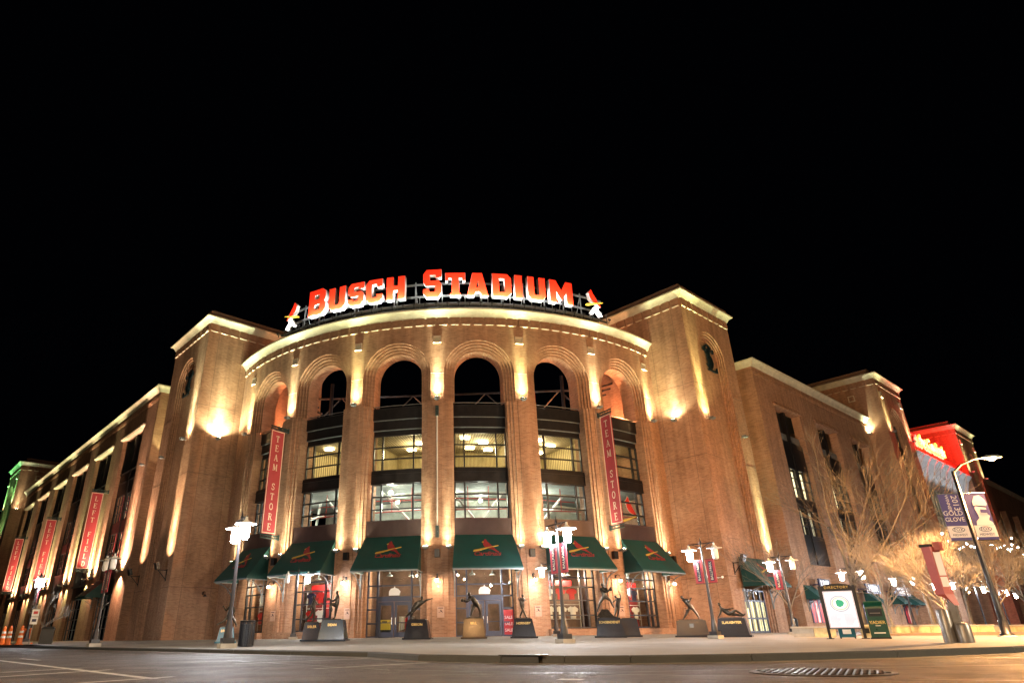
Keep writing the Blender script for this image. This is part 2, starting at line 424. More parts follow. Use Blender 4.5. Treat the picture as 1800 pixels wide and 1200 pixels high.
# ================================================================== SETTING
SEX = {-1: 25.59, 1: 23.82}; PITCH = radians(15.6); BAYS = [(k - 2.5) * PITCH for k in range(6)]; PIERS = [k * PITCH for k in range(-3, 4)]
def ground_z(x, y):
    d = hypot(x, y - 27.05) - RC
    for sg in (-1, 1):
        u = sg * x * S2 + y * S2; o = sg * x * S2 - y * S2
        if u > 10: d = min(d, o - OUT)
    t = max(0.0, min(1.0, d / 20.0))
    return -0.25 * t
CURB_Z, ROAD_Z = -0.25, -0.37
def lpt(u, o): return (-S2 * u - S2 * o, S2 * u - S2 * o)
def rpt(u, o): return (S2 * u + S2 * o, S2 * u - S2 * o)
curb = [lpt(u, 23.8) for u in range(170, -27, -4)]
arcp = [(3.2, -38.3), (4.9, -39.75), (6.0, -40.25), (7.1, -40.45), (9.2, -40.2), (12.25, -39.0), (15.7, -37.0), (18.5, -34.7)]
curb += arcp + [(18.5 + S2 * t, -34.7 + S2 * t) for t in range(4, 180, 4)]

def build_ground():
    mb = MB(); 
    mb.face([(-400, -400, ROAD_Z), (400, -400, ROAD_Z), (400, 400, ROAD_Z), (-400, 400, ROAD_Z)])
    m = mat('asphalt', (0.050, 0.042, 0.037), 0.78, bump=0.7, bscale=70)
    nt = m.node_tree; b = nt.nodes['Principled BSDF']; b.inputs['Specular IOR Level'].default_value = 0.35
    tc = nd(nt, 'ShaderNodeTexCoord')
    def noise(sc, det=5, rough=0.6, mp=None):
        n = nd(nt, 'ShaderNodeTexNoise'); n.inputs['Scale'].default_value = sc; n.inputs['Detail'].default_value = det; n.inputs['Roughness'].default_value = rough
        src = tc.outputs['Object']
        if mp: q = nd(nt, 'ShaderNodeMapping'); q.inputs['Rotation'].default_value = (0, 0, mp[0]); q.inputs['Scale'].default_value = mp[1]; nt.links.new(src, q.inputs['Vector']); src = q.outputs['Vector']
        nt.links.new(src, n.inputs['Vector']); return n.outputs['Fac']
    def ramp(f, p0, c0, p1, c1):
        r = nd(nt, 'ShaderNodeValToRGB'); r.color_ramp.elements[0].position = p0; r.color_ramp.elements[0].color = (*c0, 1); r.color_ramp.elements[1].position = p1; r.color_ramp.elements[1].color = (*c1, 1)
        nt.links.new(f, r.inputs['Fac']); return r.outputs['Color']
    def mul(a, c, t='MULTIPLY'):
        x = nd(nt, 'ShaderNodeMix', data_type='RGBA', blend_type=t); x.inputs['Factor'].default_value = 1; nt.links.new(a, x.inputs['A']); nt.links.new(c, x.inputs['B']); return x.outputs['Result']
    base = ramp(noise(1.1, 7, 0.7), 0.32, (0.030, 0.024, 0.021), 0.70, (0.086, 0.068, 0.058))
    speck = ramp(noise(38, 3, 0.8), 0.42, (0.45, 0.45, 0.45), 0.68, (1.55, 1.5, 1.45))
    wear = ramp(noise(0.5, 4, 0.6, (radians(45), (0.25, 2.2, 1))), 0.38, (0.62, 0.60, 0.58), 0.66, (1.30, 1.27, 1.25))
    blot = ramp(noise(5.5, 4, 0.75), 0.36, (0.55, 0.54, 0.53), 0.66, (1.42, 1.38, 1.34))
    col = mul(mul(mul(base, speck), wear), blot)
    vo = nd(nt, 'ShaderNodeTexVoronoi'); vo.feature = 'DISTANCE_TO_EDGE'; vo.inputs['Scale'].default_value = 0.42
    wv = nd(nt, 'ShaderNodeVectorMath', operation='ADD'); nv = nd(nt, 'ShaderNodeTexNoise'); nv.inputs['Scale'].default_value = 1.3; nv.inputs['Detail'].default_value = 4
    nt.links.new(tc.outputs['Object'], nv.inputs['Vector']); nt.links.new(tc.outputs['Object'], wv.inputs[0]); nt.links.new(nv.outputs['Color'], wv.inputs[1]); nt.links.new(wv.outputs[0], vo.inputs['Vector'])
    crack = ramp(vo.outputs['Distance'], 0.006, (0.25, 0.25, 0.25), 0.016, (1, 1, 1))
    nt.links.new(mul(col, crack), b.inputs['Base Color'])
    rr = nd(nt, 'ShaderNodeMapRange'); rr.inputs['To Min'].default_value = 0.36; rr.inputs['To Max'].default_value = 0.95; nt.links.new(noise(0.8, 5), rr.inputs['Value']); nt.links.new(rr.outputs['Result'], b.inputs['Roughness'])
    o = mb.build('road', m); tag(o, kind='structure')
    # plaza pavement
    mb = MB(); NT = 24
    tgt = []
    for x, y in curb:
        ul = -x * S2 + y * S2; ur = x * S2 + y * S2
        if ul > 8: tgt.append(lpt(ul, 6.0))
        elif ur > 8: tgt.append(rpt(ur, 6.0))
        else: tgt.append((x * 0.25, 8.0))
    for i in range(len(curb) - 1):
        for k in range(NT):
            q = []
            for (ii, kk) in ((i, k), (i + 1, k), (i + 1, k + 1), (i, k + 1)):
                t = kk / NT; x = curb[ii][0] + (tgt[ii][0] - curb[ii][0]) * t; y = curb[ii][1] + (tgt[ii][1] - curb[ii][1]) * t
                q.append((x, y, ground_z(x, y)))
            mb.face(q)
    m = mat('plaza concrete', (0.175, 0.158, 0.135), 0.75, var=0.25, vscale=0.35, bump=0.25, bscale=25)
    nt = m.node_tree; b = nt.nodes['Principled BSDF']
    tc = nd(nt, 'ShaderNodeTexCoord'); br = nd(nt, 'ShaderNodeTexBrick'); br.offset = 0.0
    br.inputs['Scale'].default_value = 1; br.inputs['Brick Width'].default_value = 2.4; br.inputs['Row Height'].default_value = 2.4; br.inputs['Mortar Size'].default_value = 0.02
    br.inputs['Color1'].default_value = (1, 1, 1, 1); br.inputs['Color2'].default_value = (0.86, 0.86, 0.86, 1); br.inputs['Mortar'].default_value = (0.45, 0.45, 0.45, 1)
    mp = nd(nt, 'ShaderNodeMapping'); mp.inputs['Rotation'].default_value = (0, 0, radians(45)); nt.links.new(tc.outputs['Object'], mp.inputs['Vector']); nt.links.new(mp.outputs['Vector'], br.inputs['Vector'])
    old = b.inputs['Base Color'].links[0].from_socket; mx = nd(nt, 'ShaderNodeMix', data_type='RGBA', blend_type='MULTIPLY'); mx.inputs['Factor'].default_value = 1
    nt.links.new(old, mx.inputs['A']); nt.links.new(br.outputs['Color'], mx.inputs['B']); nt.links.new(mx.outputs['Result'], b.inputs['Base Color'])
    pl = mb.build('plaza_pavement', m); tag(pl, kind='structure')
    # kerb: pieces with joints, gap at the storm drain
    km = mat('kerb concrete', (0.030, 0.029, 0.027), 0.85, var=0.3, vscale=2.2, bump=0.4, bscale=18)
    P = [Vector(p) for p in curb]
    inl0, inl1 = Vector((4.93, -39.75)), Vector((5.6, -40.1))
    root = None
    def offs(i):
        t = (P[min(i + 1, len(P) - 1)] - P[max(i - 1, 0)]).normalized(); return Vector((t.y, -t.x)) * -1
    mb = MB()
    for i in range(len(P) - 1):
        a, b2 = P[i], P[i + 1]; na, nb = offs(i), offs(i + 1)
        n = max(1, int((b2 - a).length / 2.0))
        for k in range(n):
            t0, t1 = k / n, (k + 1) / n; g = 0.006 / max(0.01, (b2 - a).length)
            p = a.lerp(b2, t0 + g); q = a.lerp(b2, t1 - g); np_ = na.lerp(nb, t0); nq = na.lerp(nb, t1)
            # np_ points to the plaza side; roadside face slightly battered
            prof = [(-0.045, ROAD_Z - 0.02), (-0.03, CURB_Z - 0.025), (-0.005, CURB_Z + 0.004), (0.16, CURB_Z + 0.004)]
            rp = [(p + np_ * d, z) for d, z in prof]; rq = [(q + nq * d, z) for d, z in prof]
            for j in range(len(prof) - 1):
                mb.face([(*rp[j][0], rp[j][1]), (*rq[j][0], rq[j][1]), (*rq[j + 1][0], rq[j + 1][1]), (*rp[j + 1][0], rp[j + 1][1])])
    o = mb.build('kerb', km); tag(o, kind='structure')
    # gutter strip
    mb = MB()
    for i in range(len(P) - 1):
        na, nb = offs(i), offs(i + 1)
        mb.face([(*(P[i] - na * 0.04), ROAD_Z + 0.004), (*(P[i + 1] - nb * 0.04), ROAD_Z + 0.004), (*(P[i + 1] - nb * 0.5), ROAD_Z + 0.004), (*(P[i] - na * 0.5), ROAD_Z + 0.004)])
    o = mb.build('gutter', mat('gutter concrete', (0.115, 0.10, 0.085), 0.8, var=0.3, vscale=1.5, bump=0.3, bscale=20)); tag(o, kind='structure')
    # storm drain
    t = thing('storm_drain', 'dark storm drain slot with iron cover in the kerb at the street corner', 'drain', (5.25, -39.95, CURB_Z), atan2(-0.35, 0.67))
    mb = MB(); mb.box(-0.42, 0.42, -0.085, 0.30, 0.006, 0.02); mb.build('cover', M['black'], t)
    mb = MB(); mb.box(-0.36, 0.36, -0.075, -0.045, -0.11, -0.01); mb.build('slot', M['dark'], t)
    # painted lines
    wm = mat('worn road paint', (0.30, 0.29, 0.27), 0.7, var=0.55, vscale=4)
    lines = [((-30, -12.8), (0.47, -43.94), 0.14), ((-3.5, -42.3), (-2.75, -40.3), 0.12), ((-2.4, -43.6), (-1.8, -41.0), 0.12), ((-0.3, -45.0), (0.45, -43.4), 0.12),
             ((-0.45, -38.95), (1.75, -36.4), 0.12), ((1.85, -41.45), (3.8, -38.8), 0.12), ((5.55, -44.65), (5.82, -44.75), 0.22), ((-9.0, -33.2), (-7.2, -35.0), 0.12)]
    mb = MB()
    for a, b2, wd in lines:
        a = Vector(a); b2 = Vector(b2); t_ = (b2 - a).normalized(); nn = Vector((-t_.y, t_.x)) * wd / 2
        mb.face([(*(a - nn), ROAD_Z + 0.004), (*(b2 - nn), ROAD_Z + 0.004), (*(b2 + nn), ROAD_Z + 0.004), (*(a + nn), ROAD_Z + 0.004)])
    o = mb.build('road_marking', wm); tag(o, kind='structure')
    # tar seams
    mb = MB()
    for a, b2, wd in [((-1.48, -36.7), (3.24, -42.08), 0.05), ((3.24, -42.08), (11, -46), 0.05), ((4, -43.6), (16, -41.6), 0.06), ((-12, -39), (2, -46.2), 0.05)]:
        a = Vector(a); b2 = Vector(b2); t_ = (b2 - a).normalized(); nn = Vector((-t_.y, t_.x)) * wd / 2; N = 14
        for k in range(N):
            p = a.lerp(b2, k / N); q = a.lerp(b2, (k + 1) / N); j0 = nn.normalized() * 0.05 * sin(k * 1.7); j1 = nn.normalized() * 0.05 * sin((k + 1) * 1.7)
            mb.face([(*(p - nn + j0), ROAD_Z + 0.003), (*(q - nn + j1), ROAD_Z + 0.003), (*(q + nn + j1), ROAD_Z + 0.003), (*(p + nn + j0), ROAD_Z + 0.003)])
    o = mb.build('tar_seam', mat('tar', (0.02, 0.02, 0.02), 0.4)); tag(o, kind='structure')
    # utility cover
    t = thing('manhole_cover', 'large round iron cover with raised studs set in the road', 'manhole cover', (8.83, -43.75, ROAD_Z))
    im = mat('worn cast iron', (0.035, 0.030, 0.028), 0.38, 0.5, var=0.35, vscale=8)
    mb = MB(); mb.lathe([(0.82, 0.0), (0.82, 0.012), (0.76, 0.016), (0.75, 0.010), (0.0, 0.010)], 48); mb.build('rim', im, t)
    mb = MB()
    for i in range(-8, 9):
        for j in range(-8, 9):
            x, y = i * 0.088 + (0.044 if j % 2 else 0), j * 0.088
            if hypot(x, y) < 0.71: mb.frust((0.032, 0.032), (0.024, 0.024), 0.010, 0.024, x, y)
    o = mb.build('studs', im, t); o['kind'] = 'stuff'
build_ground()

# ================================================================== STADIUM
stadium = thing('stadium', 'brick ballpark with arched rotunda, square corner towers and glowing stone cornices', 'stadium')
WARM = (1.0, 0.80, 0.48); WARM2 = (0.96, 1.0, 0.64); YEL = (0.92, 1.0, 0.50); ORG = (1.0, 0.62, 0.34); GRN = (0.85, 1.0, 0.50)

# shared wall lamp
def lamp_meshes():
    mb = MB()
    mb.box(-0.20, 0.20, -0.16, 0.16, -0.14, 0.04); mb.box(-0.24, -0.21, -0.2, 0.2, -0.05, 0.07); mb.box(0.21, 0.24, -0.2, 0.2, -0.05, 0.07)
    mb.box(-0.05, 0.05, 0.16, 0.40, -0.12, -0.05); mb.tube([(0, 0, -0.14), (0, 0.05, -0.24)], 0.05, 6)
    h = mb.mesh('wall_lamp', M['steel'])
    mb = MB(); mb.box(-0.17, 0.17, -0.13, 0.13, 0.041, 0.052); l = mb.mesh('lens', M['upglow'])
    mb = MB(); mb.box(-0.17, 0.17, -0.13, 0.13, 0.041, 0.052); l2 = mb.mesh('lens', M['globeoff'])
    return h, l, l2
LAMP_H, LAMP_L, LAMP_OFF = lamp_meshes()
def uplight(F, s, z, d, P=0, col=WARM, size=70, tilt=0.0, blend=0.5, down=0, shaft=3.0):
    p = F(s, z, d); q = F(s, z, d + 1); out = Vector((q.x - p.x, q.y - p.y, 0)).normalized()
    o = link('wall_lamp', LAMP_H, stadium, p, atan2(out.y, out.x) + pi / 2)
    link('lens', LAMP_L if P else LAMP_OFF, o)
    if P:
        q = p + Vector((0, 0, 0.10)); Z = Vector((0, 0, 1))
        spot(None, q, Z - out * tilt, P * 0.42, col, size, blend)
        spot(None, q, Z - out * 0.06, P * 0.8, col, 52, 1.0)
        spot(None, q, Z - out * 0.085, P * shaft, col, 21, 1.0)
    if down: spot(None, p - Vector((0, 0, 0.35)), Vector((0, 0, -1)) - out * tilt, down, col, size, blend)
    return o

def cornice_prof(zb):
    P = [(0, 0), (.08, 0), (.08, .06), (.13, .075), (.16, .16), (.21, .27), (.28, .385), (.37, .485), (.47, .56), (.56, .595), (.585, .595), (.61, .63), (.61, .745), (.5, .785), (0, .81)]
    return [(d, zb + z) for d, z in P]
def build_rotunda():
    F = Fdrum; mb = MB()
    for th in BAYS:
        c = th * RC; h = PITCH * RC / 2
        arch_wall(mb, F, c - h, c + h, 18.6, 26.6, c, 21.15, [(3.12, -0.16), (2.90, -0.32), (2.68, -0.48), (2.46, -0.64), (2.25, -0.80)], -2.0, 30)
    h3 = 3 * PITCH * RC
    for sg in (-1, 1): fstrip(mb, F, sg * h3, sg * SEX[sg], 18.6, 26.6, 0, 3)
    prof = [-1.36, -1.10, -0.85, -0.43, 0.43, 0.85, 1.10, 1.36]; dep = [-0.24, -0.13, 0.0, 0.07, 0.0, -0.13, -0.24]
    for k, th in enumerate(PIERS):
        c = th * RC; pr, de = list(prof), list(dep)
        if k == 0: pr = [-SEX[-1] - c, -0.43, 0.43, 0.85, 1.10, 1.36]; de = [0, 0.07, 0, -0.13, -0.24]
        if k == 6: pr = [-1.36, -1.10, -0.85, -0.43, 0.43, SEX[1] - c]; de = [-0.24, -0.13, 0, 0.07, 0]
        for i in range(len(de)):
            n = 4 if pr[i + 1] - pr[i] > 1.5 else 1
            fstrip(mb, F, c + pr[i], c + pr[i + 1], 0, 18.6, de[i], n)
            # ledge on top of the pier steps
            fquad(mb, F, (c + pr[i], 18.6, de[i]), (c + pr[i + 1], 18.6, de[i]), (c + pr[i + 1], 18.6, -0.95), (c + pr[i], 18.6, -0.95))
            if i: fquad(mb, F, (c + pr[i], 0, de[i - 1]), (c + pr[i], 0, de[i]), (c + pr[i], 18.6, de[i]), (c + pr[i], 18.6, de[i - 1]))
        if k > 0: fquad(mb, F, (c - 1.36, 0, -0.24), (c - 1.36, 0, -2.0), (c - 1.36, 18.6, -2.0), (c - 1.36, 18.6, -0.24))
        if k < 6: fquad(mb, F, (c + 1.36, 0, -0.24), (c + 1.36, 0, -2.0), (c + 1.36, 18.6, -2.0), (c + 1.36, 18.6, -0.24))
    # parapet back and roof edge
    fstrip(mb, F, -SEX[-1], SEX[1], 23.6, 27.1, -2.0, 40)
    for sg in (-1, 1): fquad(mb, F, (sg * SEX[sg], 0, 0), (sg * SEX[sg], 0, -2), (sg * SEX[sg], 26.6, -2), (sg * SEX[sg], 26.6, 0))
    mb.build('rotunda_wall', M['brick'], stadium)
    # stone string course at the spring line of the piers
    for th in PIERS:
        mb = MB(); c = th * RC; fbox(mb, F, c - 0.58, c + 0.58, 21.13, 21.17, -0.01, 0.015); mb.build('string_course', M['ledge'], stadium)
    # cornice
    mb = MB(); N = 60
    prof = cornice_prof(26.50) + [(-2.0, 27.32)]
    path = [(RC * sin(t), DC.y - RC * cos(t)) for t in [(-SEX[-1] + (SEX[-1] + SEX[1]) * i / N) / RC for i in range(N + 1)]]
    sweep(mb, path, prof); cor = mb.build('cornice', M['stone'], stadium, True)
    es = cor.modifiers.new('edge', 'EDGE_SPLIT'); es.split_angle = radians(35)
    # corbels hang under the cornice
    mb = MB(); F0 = lambda s, z, d: Fdrum(s, z, d) - Vector((0, DC.y, 0))
    fbox(mb, F0, -0.45, 0.45, 25.80, 26.50, -0.02, 0.10); me = mb.mesh('corbel', M['brick'])
    mb = MB(); fbox(mb, F0, -0.34, 0.34, 25.755, 25.798, -0.02, 0.15); led = mb.mesh('corbel_ledge', M['ledge'])
    n = 23
    for i in range(-n - 1, n - 1):
        rz = (i + 0.5) * PITCH / 7
        link('corbel', me, cor, (0, DC.y, 0), rz); link('corbel_ledge', led, cor, (0, DC.y, 0), rz)
    # medallions on the piers
    mb = MB(); fbox(mb, F0, -0.36, 0.36, 24.0, 24.06, -0.02, 0.2); fbox(mb, F0, -0.33, 0.33, 24.62, 24.70, -0.02, 0.14)
    for s in (-1, 1): fbox(mb, F0, s * 0.30 - 0.04, s * 0.30 + 0.04, 24.06, 24.62, -0.02, 0.12)
    fbox(mb, F0, -0.26, 0.26, 24.06, 24.62, -0.02, 0.04)
    mb2 = MB(); 
    for k in range(10):
        a = k * 2.4; r = 0.05 + 0.016 * k; cxx, czz = r * cos(a), 24.33 + r * sin(a); fbox(mb2, F0, cxx - 0.05, cxx + 0.05, czz - 0.05, czz + 0.05, 0.04, 0.075 + 0.006 * (k % 4))
    me = mb.mesh('medallion', M['ledge']); rel = mb2.mesh('relief', M['stone'])
    for th in PIERS:
        o = link('medallion', me, stadium, (0, DC.y, 0), th); link('relief', rel, o)
    # lamps on piers
    for k, th in enumerate(PIERS):
        c = th * RC
        uplight(F, c, 18.72, 0.42, 1500, WARM2 if k % 2 else YEL, 100, 0.03, 0.8)
        for s in (-0.9, 0.9):
            if (k == 0 and s < 0) or (k == 6 and s > 0): continue
            uplight(F, c + s, 6.45, 0.36, 600, (0.97, 1.0, 0.70), 100, 0.04, 0.8, shaft=5.0)
build_rotunda()

F0 = lambda s, z, d: Fdrum(s, z, d) - Vector((0, DC.y, 0))
WH = 2.36; COLS = [-WH, -1.45, 1.45, WH]
def grid_window(F, cols, rows, d, wd=0.07, dp=0.10, n=3):
    """frame bars of a window and list of pane meshes' rects"""
    mb = MB()
    for s in cols:
        e = wd if abs(s) < max(abs(cols[0]), abs(cols[-1])) - 0.01 else wd * 1.5
        fbox(mb, F, s - e, s + e, rows[0], rows[-1], d - dp, d + dp)
    for z in rows: fbox(mb, F, cols[0], cols[-1], z - wd * 0.7, z + wd * 0.7, d - dp * 0.8, d + dp * 0.8, n)
    return mb
def pane_mesh(F, s0, s1, z0, z1, d):
    mb = MB(); fbox(mb, F, s0, s1, z0, z1, d - 0.012, d + 0.012); return mb.mesh('pane', M['glass'])
# bird-on-bat emblem outlines (x right, y up), about 2 units wide
BIRD = [(0.02, 0.88), (0.10, 0.80), (0.16, 0.62), (0.30, 0.44), (0.44, 0.22), (0.58, 0.02), (0.72, -0.18), (0.80, -0.30), (0.70, -0.33), (0.54, -0.18), (0.40, -0.06), (0.20, -0.02), (0.04, 0.06), (-0.10, 0.22), (-0.16, 0.42), (-0.14, 0.54), (-0.24, 0.60), (-0.12, 0.68), (-0.06, 0.76)]
BAT = [(-0.86, -0.24), (-0.80, -0.13), (-0.30, 0.00), (0.30, 0.16), (0.84, 0.30), (0.86, 0.25), (0.30, 0.09), (-0.28, -0.13), (-0.80, -0.27)]
BEAK = [(-0.24, 0.60), (-0.12, 0.68), (-0.10, 0.56), (-0.16, 0.52)]
def emblem_meshes(sc):
    b = poly_mesh([[(x * sc, y * sc) for x, y in BIRD]], 0.012); t = poly_mesh([[(x * sc, y * sc) for x, y in BAT]], 0.02); k = poly_mesh([[(x * sc, y * sc) for x, y in BEAK]], 0.016)
    x = text_mesh('Cardinals', 0.52 * sc, 0.012, 0.35, 0.92); x.transform(Matrix.Translation((0.02 * sc, -0.46 * sc, 0)))
    return b, t, k, x
def rotunda_bays():
    d = -1.25
    # upper and lower window prototypes
    rows_u = [12.98, 13.96, 14.98, 16.02]; rows_l = [8.72, 9.72, 10.77, 11.78]
    pu, pl = [], []
    fu = grid_window(F0, COLS, rows_u, d).mesh('window', M['frame']); fl = grid_window(F0, COLS, rows_l, d).mesh('window', M['frame'])
    for rows, lst in ((rows_u, pu), (rows_l, pl)):
        for i in range(3):
            for j in range(3): lst.append(pane_mesh(F0, COLS[i] + 0.075, COLS[i + 1] - 0.075, rows[j] + 0.05, rows[j + 1] - 0.05, d))
    def unit(name, boxes, m):
        mb = MB()
        for b in boxes: fbox(mb, F0, *b, n=4)
        return mb.mesh(name, m)
    W = WH
    louver = unit('spandrel_panel', [(-W, W, 16.08, 16.50, -1.4, -1.2), (-W, W, 16.50, 17.34, -1.3, -1.02), (-W, W, 17.40, 18.38, -1.2, -0.86), (-W, W, 18.40, 18.47, -1.2, -0.80)], M['metal'])
    rail = [unit('handrail', [q], M['steel']) for q in ((-W, W, 18.62, 18.68, -0.95, -0.89), (-W, W, 17.34, 17.40, -1.2, -0.96), (-W, W, 16.46, 16.51, -1.2, -0.98))]
    span2 = unit('spandrel_panel', [(-W, W, 11.85, 12.92, -1.4, -0.94), (-W, W, 12.60, 12.66, -1.2, -0.88), (-W, W, 11.78, 11.86, -1.2, -0.90)], M['metal'])
    band = unit('sign_band', [(-W, W, 7.40, 8.66, -1.3, -0.34), (-W, W, 8.60, 8.68, -1.3, -0.29)], M['spandrel'])
    # awning
    mb = MB(); n = 5; B = 2.50
    for k in range(n):
        t0, t1 = -1 + 2 * k / n, -1 + 2 * (k + 1) / n
        fquad(mb, F0, (t0 * B, 4.78, 1.95), (t1 * B, 4.78, 1.95), (t1 * W, 7.38, -0.26), (t0 * W, 7.38, -0.26))
        fquad(mb, F0, (t0 * B, 4.62, 1.955), (t1 * B, 4.62, 1.955), (t1 * B, 4.78, 1.955), (t0 * B, 4.78, 1.955))
    awn = mb.mesh('awning', M['awn'])
    sides = []
    for s in (-1, 1):
        mb = MB(); mb.face([F0(s * W, 7.38, -0.26), F0(s * B, 4.78, 1.95), F0(s * B, 4.62, 1.95), F0(s * W, 4.62, -0.26)]); sides.append(mb.mesh('side_panel', M['awnside']))
    mb = MB(); fbox(mb, F0, -B, B, 4.56, 4.66, 1.90, 2.0, 4)
    for s in (-1, 1): fbox(mb, F0, s * (B - .03) - 0.04, s * (B - .03) + 0.04, 4.56, 4.64, -0.2, 1.9)
    bar = mb.mesh('frame_bar', M['steel'])
    brk = []
    for s in (-1, 1):
        mb = MB(); x = s * 2.42
        mb.tube([F0(x, 2.75, 0.12), F0(x, 4.55, 0.12)], 0.045, 6)
        mb.tube([F0(x, 2.8 + 1.72 * sin(a), 0.14 + 1.72 * (1 - cos(a))) for a in [pi / 2 * i / 9 for i in range(10)]], 0.04, 6)
        mb.tube([F0(x, 3.95 + 0.26 * cos(2 * pi * i / 10), 0.44 + 0.26 * sin(2 * pi * i / 10)) for i in range(11)], 0.022, 5)
        brk.append(mb.mesh('bracket', M['steel']))
    eb, et, ek, ex = emblem_meshes(1.18)
    p0, p1 = F0(0, 4.78, 1.95), F0(0, 7.38, -0.26); mid = p0.lerp(p1, 0.53); up = (p1 - p0).normalized(); nn = Vector((1, 0, 0)).cross(up)
    Mx = basis(mid + nn * 0.05, (1, 0, 0), up)
    for me in (eb, et, ek, ex): me.transform(Mx)
    for me, m in ((eb, 'awnred'), (et, 'awnyel'), (ek, 'awnyel'), (ex, 'awnred')): me.materials.clear(); me.materials.append(M[m])
    # shopfronts
    ds = -1.2
    rows_s = [0.55, 1.45, 2.55, 3.55, 4.25, 5.0]
    fs = grid_window(F0, [-W, -1.45, 1.0, 1.6, W], rows_s, ds).mesh('shop_window', M['frame'])
    ps = [pane_mesh(F0, a + 0.075, b - 0.075, rows_s[j] + 0.05, rows_s[j + 1] - 0.05, ds) for a, b in ((-W, -1.45), (-1.45, 1.0), (1.6, W)) for j in range(5)]
    mb = MB(); fbox(mb, F0, -2.6, 2.6, 0.0, 0.46, -1.1, 0.42, 4); sill = mb.mesh('sill_wall', M['brick'])
    mb = grid_window(F0, [-W, -1.45, 1.45, W], [2.9, 3.75, 5.0], ds)
    for a, b in ((-W, -1.45), (1.45, W)):
        for z in (0.06, 1.0, 2.0): fbox(mb, F0, a, b, z - 0.05, z + 0.05, ds - 0.08, ds + 0.08)
        for s in (a, b): fbox(mb, F0, s - 0.06, s + 0.06, 0, 2.9, ds - 0.1, ds + 0.1)
    fdw = mb.mesh('shop_window', M['bluedoor'])
    pdw = [pane_mesh(F0, a + 0.07, b - 0.07, z0 + 0.06, z1 - 0.06, ds) for a, b in ((-W, -1.45), (1.45, W)) for z0, z1 in ((0.06, 1.0), (1.0, 2.0), (2.0, 2.9))]
    pdw += [pane_mesh(F0, a + 0.07, b - 0.07, z0 + 0.06, z1 - 0.06, ds) for a, b in ((-W, -1.45), (-1.45, 1.45), (1.45, W)) for z0, z1 in ((2.9, 3.75), (3.75, 5.0))]
    leaves = []
    for s in (-1, 1):
        mb = MB(); a, b = (0.04, 1.36) if s > 0 else (-1.36, -0.04)
        for x0, x1 in ((a, a + 0.2), (b - 0.2, b)): fbox(mb, F0, x0, x1, 0.03, 2.55, ds - 0.04, ds + 0.06)
        for z0, z1 in ((0.03, 0.38), (2.30, 2.55), (1.02, 1.08)): fbox(mb, F0, a + 0.2, b - 0.2, z0, z1, ds - 0.03, ds + 0.05)
        mbh = MB(); x = s * 0.16
        mbh.tube([F0(x, 0.95, ds + 0.07), F0(x, 0.95, ds + 0.16), F0(x, 1.4, ds + 0.16), F0(x, 1.4, ds + 0.07)], 0.025, 6)
        leaves.append((mb.mesh('door', M['bluedoor']), pane_mesh(F0, a + 0.2, b - 0.2, 0.38, 2.30, ds), mbh.mesh('handle', M['white'])))
    mb = MB(); fbox(mb, F0, -1.4, 1.4, 2.58, 2.86, ds - 0.1, ds + 0.09, 3); header = mb.mesh('door_header', M['bluedoor'])
    dl = Vector((0, DC.y, 0))
    for k, th in enumerate(BAYS):
        L = lambda name, me, par: link(name, me, par, dl if par is stadium else (0, 0, 0), th if par is stadium else 0)
        L('spandrel_panel', louver, stadium); [L('handrail', q, stadium) for q in rail]; L('spandrel_panel', span2, stadium); L('sign_band', band, stadium)
        for fr, pp in ((fu, pu), (fl, pl)):
            o = L('window', fr, stadium)
            for p in pp: L('pane', p, o)
        a = L('awning', awn, stadium)
        for s in sides: L('side_panel', s, a)
        L('frame_bar', bar, a)
        for b in brk: L('bracket', b, a)
        L('bird_emblem', eb, a); L('bat_emblem', et, a); L('beak', ek, a); L('lettering', ex, a)
        if k in (2, 3):
            o = L('shop_window', fdw, stadium)
            for p in pdw: L('pane', p, o)
            L('door_header', header, stadium)
            for dm, pm, hm in leaves:
                o = L('door', dm, stadium); L('pane', pm, o); L('handle', hm, o)
        else:
            o = L('shop_window', fs, stadium)
            for p in ps: L('pane', p, o)
            L('sill_wall', sill, stadium)
rotunda_bays()

